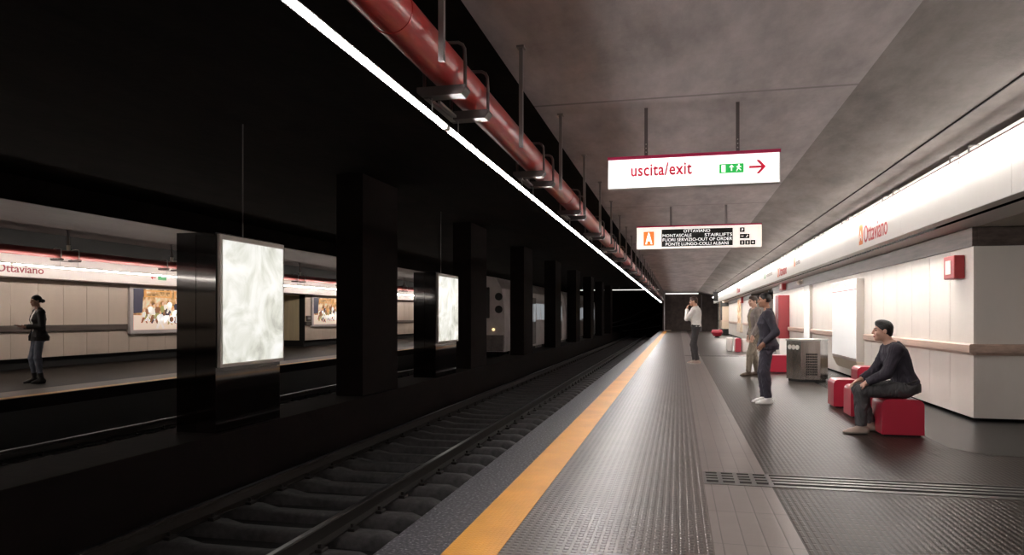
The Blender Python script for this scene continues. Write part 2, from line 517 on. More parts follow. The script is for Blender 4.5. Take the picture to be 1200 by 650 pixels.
# bronze band under the soffit, hand rail boards
bd = MB()
for a, b in segs: bd.box(WX-.03, WX+.03, a-.03, b, 2.17, 2.40, .006)
for a in (9.54, 36.): bd.box(WX+.03, 6.5, a-.03, a+.03, 2.17, 2.40, .006)
struct(bd, 'trim_5', 'band_bronze')
rl = MB()
prof = [(WX+.0, .865), (WX-.035, .865), (WX-.075, .90), (WX-.075, .985), (WX-.06, 1.0), (WX, 1.0)]
for a, b in ((9.46, 14.45), (17.05, 19.95), (21.0, 23.9), (24.9, 27.9), (36.0, 40.0), (43.5, 50.5)):
    rl.prism(prof, 'y', a, b)
for a in (9.54, 36.):
    rl.prism([(a, .865), (a-.035, .865), (a-.075, .90), (a-.075, .985), (a-.06, 1.0), (a, 1.0)], 'x', WX, 6.5)
struct(rl, 'trim_6', 'rail_wood')
# soffit box over the wall with its lip
SX = 2.88
sf = MB()
n = 22; d = (62-Y0)/n
for k in range(n):
    sf.prism([(SX, 2.409), (SX+.004, 2.405), (3.02, 2.405), (3.02, 2.465), (3.10, 2.465), (3.10, 2.405), (WX+.03, 2.405), (WX+.03, 3.035), (SX, 3.035)], 'y', Y0+k*d+.002, Y0+(k+1)*d-.002)
struct(sf, 'trim_7', 'soffit_white')

t = thing('recessed_lamp', 'line lamp recessed in the slot under the white soffit, washing the wall', 'lamp', (3.06, 30, 2.45))
for k in range(16):
    a = 9.7+k*3.25
    MB().box(3.032, 3.088, a, a+3.2, 2.452, 2.464).build('lamp_strip', 'slot_tube', t)
MB().box(3.0205, 3.030, Y0, 61.7, 2.406, 2.464).box(3.090, 3.0995, Y0, 61.7, 2.406, 2.464).build('glare_lining', 'slot_black', t)  # black lining added so the slot walls don't show as a bright line

# ceiling and haunch
ce = MB(); ce.box(-1.42, 1.60, Y0, YE+.2, 3.45, 3.7)
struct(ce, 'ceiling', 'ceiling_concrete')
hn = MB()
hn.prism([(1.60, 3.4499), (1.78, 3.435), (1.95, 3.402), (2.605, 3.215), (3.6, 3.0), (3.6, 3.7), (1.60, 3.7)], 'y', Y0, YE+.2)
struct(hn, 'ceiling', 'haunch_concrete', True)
fj = MB(); fj.box(2.605, 2.618, Y0, YE, 3.204, 3.235)
struct(fj, 'trim_8', 'dark_concrete')
# dark track vault
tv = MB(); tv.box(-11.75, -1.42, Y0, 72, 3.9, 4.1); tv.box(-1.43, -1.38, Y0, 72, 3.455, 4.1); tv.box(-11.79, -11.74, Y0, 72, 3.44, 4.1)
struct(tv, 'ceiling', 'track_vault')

# end wall of the platform and of the tunnel
ew = MB(); ew.box(-1.42, 6.7, YE+.02, YE+.3, -.2, 3.6)
struct(ew, 'wall_back', 'end_concrete')
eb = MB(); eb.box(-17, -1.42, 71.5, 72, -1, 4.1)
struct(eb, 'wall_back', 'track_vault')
struct(MB().box(-17, 7, Y0-.2, Y0, -1, 4.2), 'wall_front', 'black')
pn = thing('end_portal', 'dark closed portal on the end wall of the platform with pale edge posts', 'portal', (.3, 65.98, 0))
MB().box(-1.15, 1.95, 65.9, 66.0, 0, 3.33, .01).build('portal_panel', 'end_concrete', pn)
MB().box(-1.28, -1.20, 65.85, 65.98, 0, 3.4).build('edge_post', 'steel_light', pn)
MB().box(2.0, 2.06, 65.85, 65.98, 0, 3.3).build('edge_post', 'galvanised', pn)
MB().box(-1.2, -.65, 65.6, 65.9, 0, .10, .01).build('threshold_step', 'cream_paint', pn)
l = thing('end_wall_lamp', 'white line lamp at the ceiling above the dark end portal', 'lamp', (.3, 65.8, 3.40))
MB().cyl((-1.15, 65.8, 3.385), (1.75, 65.8, 3.385), .045, n=10).build('lamp_tube', 'end_lamp', l)
MB().box(-1.15, 1.75, 65.76, 65.84, 3.42, 3.45).build('lamp_housing', 'lamp_housing', l)
l = thing('tunnel_lamp', 'thin white lamp bar spanning the tracks at the tunnel mouth', 'lamp', (-5, 62, 3.62))
MB().cyl((-8.6, 62, 3.62), (-1.6, 62, 3.62), .03, n=8).build('lamp_tube', 'end_lamp', l)
for x in (-8.2, -5.0, -1.9): MB().box(x-.02, x+.02, 61.98, 62.02, 3.64, 3.898).build('lamp_stem', 'galvanised', l)
# cables sagging on the tunnel end wall
cg = 'cables on the tunnel end wall'
for k, (x0, z0, x1, z1, sag, lab) in enumerate(((-8.4, .3, -1.7, 2.9, .5, 'thin grey cable climbing steeply across the dark tunnel end wall'),
        (-8.6, .1, -1.7, 1.6, .35, 'thin grey cable rising gently across the dark tunnel end wall'),
        (-8.6, -.3, -1.7, .4, .15, 'lowest thin grey cable on the dark tunnel end wall'))):
    mb = MB(); pts = []
    for i in range(15):
        t = i/14; pts.append((x0+(x1-x0)*t, 71.4, z0+(z1-z0)*t-sag*math.sin(PI*t)))
    o = mb.tube(pts, .035).build('tunnel_cable', 'cable_grey', None, True, base=pts[7]); tag(o, lab, 'cable', cg)

# ------------------------------------------------------------------ lamps, pipe and hangers over our platform edge
def arc(cx, cz, r, a0, a1, n):
    return [(cx+r*math.cos(a0+(a1-a0)*k/n), cz+r*math.sin(a0+(a1-a0)*k/n)) for k in range(n+1)]
LX, LZ = -1.45, 2.54
SP = 2.54
NST = 24
t = thing('strip_light', 'long bright white tube light hung under the red pipe over the platform edge', 'strip light', (LX, 30, LZ))
ends = [Y0]+[3.2+SP*k+1.13 for k in range(NST)]
for a, b in zip(ends, ends[1:]):
    MB().cyl((LX, a+.03, LZ), (LX, b-.03, LZ), .014, n=10).build('light_tube', 'tube_light', t)
for b in ends[1:]:
    MB().cyl((LX, b-.035, LZ), (LX, b+.035, LZ), .0165, n=10).build('tube_joint', 'pale_sleeve', t)
SH0, SH1 = math.radians(12), math.radians(262)
MB().prism(arc(LX, LZ, .019, SH0, SH1, 10)+arc(LX, LZ, .022, SH1, SH0, 10), 'y', Y0, ends[-1]).build('light_shield', 'lamp_housing', t, True)  # shell added to keep the tube's light off the tracks and ceiling

PX, PZ, PR = -1.37, 2.826, .111
t = thing('red_pipe', 'thick glossy red pipe running under the ceiling along the platform edge', 'pipe', (PX, 30, PZ))
mb = MB(); mb.cyl((PX, Y0, PZ), (PX, 64, PZ), PR, n=40)
mb.build('pipe_run', 'pipe_red', t, True)
for k in range(12):
    y = 3.25+k*5.4
    MB().cyl((PX, y-.012, PZ), (PX, y+.012, PZ), PR+.004, n=40).build('pipe_joint', 'pipe_red', t, True)

def bracket(y, px, pz, pr, lx, lz, side, mats, scale=1.):
    """two U-bolts on shoe plates tied by a strut, with the two wires that carry the tube light"""
    root = thing('pipe_bracket', 'x', 'pipe bracket', (px, y+.26, pz-.13))
    for yy in (y, y+.52):
        g = pr+.018
        pts = [(px-g, yy, pz-pr-.02), (px-g, yy, pz+.02)]
        for k in range(9):
            a = PI-PI*k/8
            ca, sa = math.cos(a), math.sin(a)
            e = .45
            pts.append((px+g*math.copysign(abs(ca)**e, ca), yy, pz+.02+g*abs(sa)**e))
        pts += [(px+g, yy, pz+.02), (px+g, yy, pz-pr-.02)]
        MB().tube(pts, .011, 8).build('u_bolt', mats[0], root, True)
        zb = pz-pr-.012
        q = MB()
        q.prism([(px-.16, zb), (px+.140, zb), (px+.146, zb-.02), (px+.12, zb-.055), (px-.13, zb-.055), (px-.16, zb-.03)], 'y', yy-.05, yy+.05)
        q.build('shoe_plate', mats[1], root)
    zb = pz-pr-.05
    q = MB(); q.box(px-.13, px-.10, y, y+.52, zb-.02, zb+.0); q.box(px-.08, px-.06, y+.1, y+.42, zb-.02, zb-.005)
    q.build('tie_strut', mats[2], root)
    for yy in (y, y+.52):
        MB().cyl((lx, yy, lz+.026), (lx, yy, zb+.01), .004, n=6).build('hanging_wire', mats[3], root)
    return root
proto = bracket(4.06, PX, PZ, PR, LX, LZ, 1, ('bracket_dark', 'bracket_dark', 'steel_light', 'wire_steel'))
GB = 'bracket pairs along the red pipe over the platform edge'
base_y = proto.location.y
for k in range(NST-1):
    o = proto if k == 0 else copy_tree(proto)
    o.location.y = base_y+SP*k
    o['group'] = GB
    o['label'] = (ordn(k+1)+' pair of dark U-bolt brackets on the red pipe, counted from the camera' if k < 12 else
                  'small dark bracket pair on the distant stretch of red pipe, beyond the twelfth pair')
# ceiling drop bars beside the pipe
proto = thing('drop_bar', 'x', 'drop bar', (-1.204, 3.52, 2.66))
mb = MB(); mb.box(-1.219, -1.189, 3.505, 3.535, 2.66, 3.44); mb.build('steel_bar', 'galvanised', proto)
MB().box(-1.235, -1.175, 3.48, 3.56, 3.435, 3.4495).build('ceiling_plate', 'galvanised', proto)
for k in range(32):
    o = proto if k == 0 else copy_tree(proto)
    o.location.y = 3.52+1.92*k
    o['group'] = 'grey drop bars beside the red pipe'
    o['label'] = (ordn(k+1)+' grey steel bar dropping from the ceiling beside the red pipe, counted from the camera' if k < 14 else
                  'small grey steel bar beside the distant red pipe, beyond the fourteenth bar')

# lamp rail on the soffit
t = thing('soffit_lamp', 'slim tube lamp on a mauve rail along the top of the white soffit', 'lamp', (2.80, 30, 2.9))
MB().box(2.775, 2.805, Y0, 61.8, 2.925, 2.945).build('lamp_rail', 'mauve_bar', t)
MB().cyl((2.79, Y0, 2.895), (2.79, 61.8, 2.895), .016, n=8).build('lamp_tube', 'soffit_tube', t)
for k in range(22):
    y = 5.3+2.54*k
    for yy in (y, y+.5):
        q = MB()
        q.box(2.785, 2.797, yy-.008, yy+.008, 2.94, 3.02); q.box(2.785, SX+.01, yy-.008, yy+.008, 3.01, 3.022)
        q.build('rail_pin', 'galvanised', t)
    MB().cyl((2.79, y+.18, 2.893), (2.79, y+.24, 2.893), .021, n=8).build('tube_joint', 'lamp_housing', t)

# ------------------------------------------------------------------ hanging signs
SG = thing('exit_sign', 'white lit sign reading uscita/exit with green pictograms, on two bars', 'sign', (.13, 7.3, 2.63))
x0, x1, ysg, z0, z1 = -.705, .968, 7.3, 2.63, 2.955
MB().box(x0, x1, ysg+.004, ysg+.09, z0, z1, .004, 1).build('sign_case', 'sign_grey', SG)
MB().box(x0+.006, x1-.012, ysg, ysg+.01, z0+.008, z1-.028).build('sign_face', 'sign_white', SG)
MB().box(x0-.002, x1+.002, ysg-.004, ysg+.092, z1-.028, z1+.004).build('top_strip', 'magenta', SG)
text('lettering', 'uscita/exit', .175, (-.475, ysg-.002, 2.755), '-y', 'letter_red', SG, spacing=1.06, width=.60, bold=.016)
gx = .395
MB().box(gx, gx+.23, ysg-.003, ysg+.002, 2.745, 2.835).build('pictogram_plate', 'sign_green', SG)
mb = MB(); yy0, yy1 = ysg-.005, ysg-.002
mb.box(gx+.02, gx+.058, yy0, yy1, 2.755, 2.825)
mb.box(gx+.110, gx+.121, yy0, yy1, 2.765, 2.805); mb.prism([(gx+.092, 2.80), (gx+.139, 2.80), (gx+.1155, 2.826)], 'y', yy0, yy1)
mb.cyl((gx+.185, yy0, 2.822), (gx+.185, yy1, 2.822), .008, n=10)
mb.prism([(gx+.176, 2.812), (gx+.190, 2.812), (gx+.186, 2.786), (gx+.174, 2.786)], 'y', yy0, yy1)
for a, b in (((.176, 2.788), (.162, 2.760)), ((.184, 2.788), (.204, 2.768)), ((.178, 2.808), (.162, 2.798)), ((.188, 2.808), (.206, 2.800))):
    dx, dz = b[0]-a[0], b[1]-a[1]; L_ = math.hypot(dx, dz); nx, nz = -dz/L_*.004, dx/L_*.004
    mb.prism([(gx+a[0]+nx, a[1]+nz), (gx+b[0]+nx, b[1]+nz), (gx+b[0]-nx, b[1]-nz), (gx+a[0]-nx, a[1]-nz)], 'y', yy0, yy1)
mb.build('pictogram', 'led_white', SG)
mb = MB(); mb.box(.675, .815, yy0, ysg+.002, 2.783, 2.805)
for s in (1, -1):
    mb.prism([(.832, 2.794), (.800, 2.794), (.742, 2.794+s*.066), (.772, 2.794+s*.066)], 'y', yy0, ysg+.002)
mb.build('arrow', 'letter_red', SG)
for x in (-.32, .571):
    r_ = MB().box(x-.017, x+.017, ysg+.03, ysg+.06, z1, 3.45).build('hanger_bar', 'bracket_dark', SG)
    mb = MB()
    for z in (3.0, 3.04, 3.08): mb.cyl((x, ysg+.026, z), (x, ysg+.03, z), .006, n=8)
    mb.build('bolt', 'steel_light', r_)

SG = thing('train_display', 'cream hanging sign with orange letter badge and black text display', 'sign', (.36, 13.98, 2.63))
x0, x1, ysg, z0, z1 = -.79, 1.52, 13.98, 2.63, 3.075
MB().box(x0, x1, ysg+.004, ysg+.12, z0, z1, .004, 1).build('sign_case', 'sign_grey', SG)
MB().box(x0+.004, x1-.004, ysg, ysg+.01, z0+.006, z1-.024).build('sign_face', 'sign_cream', SG)
MB().box(x0-.002, x1+.002, ysg-.004, ysg+.122, z1-.024, z1+.004).build('top_strip', 'magenta', SG)
W_ = x1-x0
bx0 = x0+.057*W_
bdg = MB().box(bx0, bx0+.20, ysg-.006, ysg+.002, 2.70, 2.97).build('line_badge', 'badge_orange', SG)
text('lettering', 'A', .30, (bx0+.10, ysg-.008, 2.735), '-y', 'led_white', bdg, 'CENTER', width=.135, bold=.03)
sx0, sx1 = x0+.205*W_, x0+.775*W_
scr = MB().box(sx0, sx1, ysg-.006, ysg+.002, 2.672, 3.005).build('display_screen', 'led_black', SG)
for i, (s_, al) in enumerate((('OTTAVIANO', 'C'), ('MONTASCALE', 'L'), ('FUORI SERVIZIO-OUT OF ORDER', 'W'), ('PONTE LUNGO-COLLI ALBANI', 'C'))):
    z = 2.937-i*.082
    if al == 'C': text('lettering', s_, .083, ((sx0+sx1)/2, ysg-.008, z), '-y', 'led_white', scr, 'CENTER', width=.49 if i == 0 else 1.16)
    elif al == 'L':
        text('lettering', s_, .083, (sx0+.015, ysg-.008, z), '-y', 'led_white', scr, width=.54)
        me = text('lettering', 'STAIRLIFTS', .083, (sx0+.80, ysg-.008, z), '-y', 'led_white', scr, width=.50)
    else: text('lettering', s_, .083, (sx0+.015, ysg-.008, z), '-y', 'led_white', scr, width=1.285)
ix = x0+.833*W_
def icon(cx, cz, glyph):
    p = MB().box(cx-.008, cx+.080, ysg-.006, ysg+.002, cz-.008, cz+.080, .004, 1).build('service_icon', 'icon_black', SG)
    mb = MB(); a, b = ysg-.009, ysg-.005
    if glyph == 'P': mb.box(cx+.026, cx+.036, a, b, cz+.014, cz+.058); mb.box(cx+.036, cx+.054, a, b, cz+.034, cz+.058)
    elif glyph == '-': mb.box(cx+.014, cx+.058, a, b, cz+.031, cz+.041)
    elif glyph == '/': mb.prism([(cx+.012, cz+.014), (cx+.026, cz+.014), (cx+.060, cz+.058), (cx+.044, cz+.058)], 'y', a, b)
    elif glyph == 'l':
        mb.box(cx+.028, cx+.044, a, b, cz+.012, cz+.042); mb.cyl((cx+.036, a, cz+.053), (cx+.036, b, cz+.053), .008, n=8)
    else: mb.box(cx+.018, cx+.054, a, b, cz+.03, cz+.042); mb.box(cx+.030, cx+.042, a, b, cz+.018, cz+.054)
    mb.build('icon_glyph', 'sign_cream', p)
icon(ix, 2.925, 'P'); icon(ix, 2.805, '-'); icon(ix+.088, 2.805, '/')
icon(ix, 2.685, 'l'); icon(ix+.096, 2.685, 'l'); icon(ix+.192, 2.685, '+')
for x in (-.14, .88):
    MB().box(x-.02, x+.02, ysg+.04, ysg+.08, z1, 3.45).build('hanger_bar', 'galvanised', SG)

# ------------------------------------------------------------------ lettering and pictures on our soffit
def soffit_name(y, size, label, grp='station names on the white soffit', logo='soffit_orange', col='soffit_red', body='Ottaviano', width=1.30, icon_=True):
    root = thing('station_name', label, 'lettering', (SX, y-.8, 2.55), grp)
    if icon_:
        p = MB().box(SX-.004, SX+.002, y-.21, y, 2.49, 2.49+size*1.2).build('line_badge', logo, root)
        text('badge_letter', 'A', size*.9, (SX-.006, y-.105, 2.49+size*.22), '-x', 'soffit_white', p, 'CENTER')
    text('lettering', body, size*1.45, (SX-.002, y-.28, 2.50), '-x', col, root, width=width)
    return root
soffit_name(12.57, .27, 'red Ottaviano station name with orange badge on the soffit above the red alarm box')
soffit_name(22.35, .27, 'faint Ottaviano station name on the soffit above the red cabinet', width=1.5)
soffit_name(37.5, .27, 'tiny distant Ottaviano station name on the soffit past the red cabinet', width=1.6)
root = thing('soffit_arrow_sign', 'small orange and red stairs pictogram on the soffit just beyond the first station name', 'pictogram', (SX, 19.6, 2.55))
mb = MB(); mb.box(SX-.004, SX+.002, 19.12, 19.28, 2.60, 2.98); mb.build('pictogram_figure', 'soffit_orange', root)
text('lettering', 'uscita', .19, (SX-.002, 19.02, 2.62), '-x', 'soffit_grey', root, width=.62)
root = thing('soffit_exit_sign', 'small green exit pictogram with grey lettering on the white soffit', 'pictogram', (SX, 25, 2.55))
MB().box(SX-.004, SX+.002, 25.35, 25.75, 2.62, 2.86).build('pictogram_plate', 'soffit_green', root)
mb = MB(); mb.box(SX-.006, SX-.003, 25.60, 25.68, 2.65, 2.83); mb.box(SX-.006, SX-.003, 25.42, 25.48, 2.66, 2.80); mb.build('pictogram', 'soffit_white', root)
text('lettering', 'uscita/exit', .2, (SX-.002, 25.1, 2.64), '-x', 'soffit_grey', root, width=1.5)

# ------------------------------------------------------------------ wall fittings on our side
def alarm(y0, y1, z0, z1, label, x=WX):
    r_ = thing('fire_alarm_box', label, 'fire alarm', (x, (y0+y1)/2, z0), 'fire alarm boxes')
    MB().box(x-.125, x, y0, y1, z0, z1, .012).build('alarm_case', 'alarm_red', r_)
    d = (y1-y0)
    MB().box(x-.131, x-.123, y0+.28*d, y1-.22*d, z0+.2*(z1-z0), z1-.2*(z1-z0), .003, 1).build('white_window', 'label_pale', r_)
alarm(9.80, 10.16, 1.80, 2.09, 'red fire alarm box high on the white wall near its corner')
alarm(24.6, 25.3, 2.20, 2.50, 'small red alarm box under the soffit above the red cabinet', WX-.02)
alarm(40.2, 40.9, 2.05, 2.38, 'tiny distant red alarm box on the wall behind the man in grey jacket', WX-.02)

B = thing('notice_board', 'large white notice board in a pale frame on the wall behind the seats', 'notice board', (3.4, 15.7, .45))
y0, y1 = 14.67, 16.85
MB().box(3.31, WX-.001, y0, y1, .46, 2.06, .008).build('board_case', 'board_frame', B)
MB().box(3.298, 3.315, y0+.03, y1-.06, .52, 1.93).build('white_panel', 'board_glow', B)  # glow put into the white face for overexposure; it is no lamp
MB().box(3.296, 3.315, y0+.03, y1-.06, 1.84, 1.858).build('red_line', 'alarm_red', B)
MB().box(3.27, 3.315, y0+1.0, y0+1.2, 1.94, 2.0, .01).build('board_lamp', 'board_glow', B)
mb = MB()
for k in range(14):
    mb.box(3.2965, 3.30, y0+.20, y1-.25, .68+k*.08, .683+k*.08)
mb.build('printed_rows', 'wire_pale', B)
mb = MB(); mb.prism([(3.31, .455), (WX-.001, .455), (WX-.001, .24), (3.40, .27)], 'y', y0+.02, y1)
mb.build('lower_ledge', 'cream_paint', B)
B = thing('light_panel', 'tall narrow white wall panel standing in the gap of the wooden rail', 'wall panel', (3.4, 20.5, .6))
MB().box(3.38, WX-.001, 20.05, 20.92, .70, 2.16, .006).build('panel_case', 'board_frame', B)
MB().box(3.372, 3.385, 20.09, 20.88, .74, 2.0).build('panel_face', 'board_glow', B)
MB().box(3.37, 3.385, 20.07, 20.90, 2.05, 2.15).build('panel_head', 'sign_grey', B)
B = thing('wall_spotlight', 'small pale spotlight on the band just under the white soffit', 'spotlight', (3.35, 20.6, 2.3))
MB().box(3.40, 3.421, 21.35, 21.55, 2.24, 2.36, .005).build('spot_plate', 'label_pale', B)
MB().cyl((3.40, 21.45, 2.30), (3.30, 21.4, 2.27), .05, .06, 12).build('spot_head', 'label_pale', B, True)
B = thing('hydrant_cabinet', 'tall red metal cabinet standing out from the wall behind the woman', 'cabinet', (3.28, 24.4, 0))
MB().box(3.12, WX-.001, 24.0, 24.8, .62, 2.01, .012).build('cabinet_body', 'cabinet_red', B)
q = MB().box(3.112, 3.125, 24.05, 24.75, .67, 1.96, .004, 1).build('cabinet_door', 'cabinet_red', B)
MB().box(3.095, 3.115, 24.10, 24.14, 1.25, 1.40, .004, 1).build('door_handle', 'steel_light', q)
MB().box(3.15, WX-.001, 24.0, 24.8, .0, .62, .01).build('white_plinth', 'board_white', B)
B = thing('map_poster', 'tall yellowish map poster with pale foot on the wall far past the red cabinet', 'poster', (3.3, 43, .4))
MB().box(3.36, WX-.001, 41.0, 43.2, .45, 2.35, .01).build('poster_frame', 'board_frame', B)
MB().box(3.35, 3.365, 41.1, 43.1, .9, 2.28).build('poster_print', 'photo_print', B)
MB().prism([(3.30, .45), (WX-.001, .45), (WX-.001, .95), (3.34, .95)], 'y', 40.9, 43.3).build('poster_foot', 'cream_paint', B)
# projecting pier with dark edge post far along the wall
B = thing('wall_pier', 'cream pier jutting from the wall with a black corner post, far along the platform', 'pier', (3.2, 53, 0))
MB().box(2.98, WX-.001, 52.0, 55.5, .45, 2.35, .01).build('pier_body', 'cream_paint', B)
MB().box(2.90, 3.0, 51.9, 52.3, 1.05, 2.40).build('corner_post', 'black', B)
MB().box(2.95, WX-.001, 51.95, 52.0, 2.05, 2.3).build('pier_band', 'black', B)
MB().box(2.95, WX-.001, 51.94, 52.0, .98, 1.06).build('pier_rail', 'rail_wood', B)
MB().box(3.08, WX-.001, 52.1, 55.4, 0, .45).build('pier_kick', 'black_gap', B)
B = thing('black_box_sign', 'small black box sign hung from the soffit above the far cream pier', 'sign', (2.8, 52, 2.7))
MB().box(2.42, 2.74, 52.0, 52.35, 2.42, 3.05, .01).build('sign_box', 'black', B)
MB().box(2.55, 2.61, 52.1, 52.2, 3.04, 3.22).build('hanger_bar', 'black', B)

# waste bin
B = thing('waste_bin', 'hexagonal shiny steel waste bin standing before the wall beside the woman in suit', 'bin', (2.58, 15.6, 0))
cx, cy = 2.58, 15.6
R_ = .40
hexa = [(cx+R_*math.cos(math.radians(a)), cy+R_*.9*math.sin(math.radians(a))) for a in (-115, -60, 0, 60, 120, 180)]
body = MB().prism(hexa, 'z', .05, .83).build('bin_body', 'brushed_steel', B)
MB().prism([(cx+(x-cx)*1.04, cy+(y-cy)*1.04) for x, y in hexa], 'z', .83, .865).build('bin_lid', 'steel_light', B)
MB().prism([(cx+(x-cx)*.9, cy+(y-cy)*.9) for x, y in hexa], 'z', .0, .05).build('bin_base', 'black', B)
p0, p1 = Vector((*hexa[5], 0)), Vector((*hexa[0], 0))
nrm = Vector((p1.y-p0.y, -(p1.x-p0.x), 0)).normalized()
if nrm.dot(Vector((cx, cy, 0))-p0) > 0: nrm = -nrm
for k in range(3):
    c = p0.lerp(p1, .24+.26*k)+Vector((0, 0, .70))
    MB().cyl(c-nrm*.004, c+nrm*.008, .048, n=18).build('slot_ring', 'label_pale', B)
p0, p1 = Vector((*hexa[0], 0)), Vector((*hexa[1], 0))
nrm = Vector((p1.y-p0.y, -(p1.x-p0.x), 0)).normalized()
if nrm.dot(Vector((cx, cy, 0))-p0) > 0: nrm = -nrm
mb = MB(); u = (p1-p0)
for i in range(7):
    for j in range(9):
        c = p0.lerp(p1, .30+.085*i)+Vector((0, 0, .16+.05*j))
        a_ = math.atan2(u.y, u.x)
        mb.box(c.x+nrm.x*.003-.012, c.x+nrm.x*.003+.012, c.y+nrm.y*.003-.004, c.y+nrm.y*.003+.004, c.z-.019, c.z+.019, rot=Matrix.Rotation(a_, 4, 'Z'))
mb.build('front_grille', 'grille_dark', B)

# red seats
def seat(x0, x1, y0, y1, h, label, rad=.07):
    r_ = thing('seat_block', label, 'seat', ((x0+x1)/2, (y0+y1)/2, 0), 'red seat blocks along the platform wall')
    pts = [(x0, .02), (x1, .02)]
    for k in range(7):
        a = k/6*PI/2; pts.append((x1-rad+rad*math.cos(a), h-rad+rad*math.sin(a)))
    for k in range(7):
        a = PI/2+k/6*PI/2; pts.append((x0+rad+rad*math.cos(a), h-rad+rad*math.sin(a)))
    MB().prism(pts, 'y', y0, y1).build('seat_body', 'seat_red', r_, True)
    MB().box(x0+.03, x1-.03, y0+.03, y1-.03, 0, .02).build('inset_foot', 'black', r_)  # black foot set in under the seat body
    return r_
seat(2.20, 2.63, 8.60, 9.02, .41, 'glossy red block seat with the sitting man on it')
seat(2.20, 2.58, 10.05, 10.47, .41, 'red block seat half hidden behind the knees of the sitting man')
seat(2.62, 2.96, 11.56, 11.95, .57, 'taller red block seen just behind the back of the sitting man')
seat(2.20, 2.56, 11.10, 11.52, .41, 'red block seat standing closest to the steel bin')
seat(2.02, 2.62, 17.7, 18.15, .41, 'red bench block between the woman in suit and the steel bin')
seat(2.05, 2.25, 27.4, 28.0, .52, 'small red block behind the feet of the man in grey jacket')
def lit_side_block(x0, x1, y0, y1, h, label):  # white colour stands in for light on the bench sides and tops
    o = MB().box(x0, x1, y0, y1, 0, h, .04, 3).build('lit_bench_side', 'board_white', None, True, base=((x0+x1)/2, (y0+y1)/2, 0))
    tag(o, label, 'bench', 'lit bench sides')
lit_side_block(2.30, 2.9, 27.5, 28.1, .50, 'low white block for the lit side of a bench, beside the small red block behind the grey jacket man')
lit_side_block(1.80, 2.03, 28.2, 28.8, .52, 'narrow white block for the lit side of a bench, standing before the small red block far along the wall')
# round red seat far along
q = thing('round_seat', 'small round red bucket seat far along the platform wall', 'seat', (2.3, 46, 0))
MB().cyl((2.35, 46, .10), (2.35, 46, .32), .22, .36, 20).build('seat_bowl', 'seat_red', q, True)
MB().cyl((2.35, 46, .32), (2.35, 46, .5), .36, .30, 20).build('seat_back', 'seat_red', q, True)
MB().cyl((2.35, 46, 0), (2.35, 46, .10), .18, .10, 16).build('seat_foot', 'black', q, True)

# ------------------------------------------------------------------ tracks
def rail_poly(cx, top):
    z = top
    return [(cx-.07, z-.16), (cx+.07, z-.16), (cx+.07, z-.148), (cx+.012, z-.125), (cx+.010, z-.045), (cx+.035, z-.032), (cx+.035, z-.006), (cx+.028, z),
            (cx-.028, z), (cx-.035, z-.006), (cx-.035, z-.032), (cx-.010, z-.045), (cx-.012, z-.125), (cx-.07, z-.148)]
RZ = -.55
for cx, lab in ((-3.14, 'steel rail of the first track on the platform edge side'), (-4.66, 'steel rail of the first track on the column side'),
                (-7.62, 'steel rail of the second track on the column side'), (-9.2, 'steel rail of the second track below the opposite platform')):
    r_ = thing('rail', lab, 'rail', (cx, 30, RZ-.16), 'running rails')
    MB().prism(rail_poly(cx, RZ-.004), 'y', Y0, 71.4).build('rail_body', 'rail_side', r_)
    MB().box(cx-.024, cx+.024, Y0, 71.4, RZ-.004, RZ+.001).build('rail_head', 'rail_head', r_)
def sleeper_mesh(cx, y, half):
    mb = MB(); z1 = RZ-.167
    n0 = len(mb.bm.verts)
    xs = [(-half, -.035), (-half+.10, .0), (-half+.75, .0), (-.35, -.035), (.35, -.035), (half-.75, .0), (half-.10, .0), (half, -.035)]
    rows = []
    for dx, dz in xs:
        hw = .118 if abs(dx) > .5 else .10
        rows.append([mb.bm.verts.new((cx+dx, y+a, z)) for a, z in ((-hw-.03, TZ-.02), (-hw, z1+dz-.03), (-hw+.035, z1+dz), (hw-.035, z1+dz), (hw, z1+dz-.03), (hw+.03, TZ-.02))])
    for A, B_ in zip(rows, rows[1:]):
        for k in range(5): mb.bm.faces.new((A[k], A[k+1], B_[k+1], B_[k]))
    mb.bm.faces.new(rows[0]); mb.bm.faces.new(rows[-1][::-1])
    return mb
def sleepers(cx, rails, ya, n, name, shown, hide=()):
    root = thing('sleeper', 'x', 'sleeper', (cx, ya, TZ))
    sleeper_mesh(cx, ya, 1.30).build('concrete_beam', 'sleeper_concrete', root, True)
    for rx in rails:
        for s in (-1, 1):
            q = MB()
            q.box(rx+s*.115-.035, rx+s*.115+.035, ya-.06, ya+.06, RZ-.166, RZ-.135, .006, 1)
            q.cyl((rx+s*.10, ya, RZ-.14), (rx+s*.10, ya, RZ-.10), .016, n=8)
            q.build('rail_clip', 'rail_side', root)
    k2 = 0
    for k in range(n):
        o = root if k == 0 else copy_tree(root)
        o.location.y = ya+.63*k
        o['group'] = 'sleepers of the '+name
        o['label'] = (ordn(k+1)+' concrete sleeper of the '+name+', counted from the camera end' if k < shown else
                      'small far sleeper of the %s, beyond the %s one' % (name, ordn(shown)))
sleepers(-3.90, (-3.14, -4.66), 4.99, 104, 'track beside the yellow line', 40)
sleepers(-8.41, (-7.62, -9.2), 7.3, 28, 'track beyond the columns', 28)
# plinth between the tracks
struct(MB().box(-6.28, -5.42, Y0, 71.4, TZ, -.10, .01), 'trim_9', 'dark_concrete')

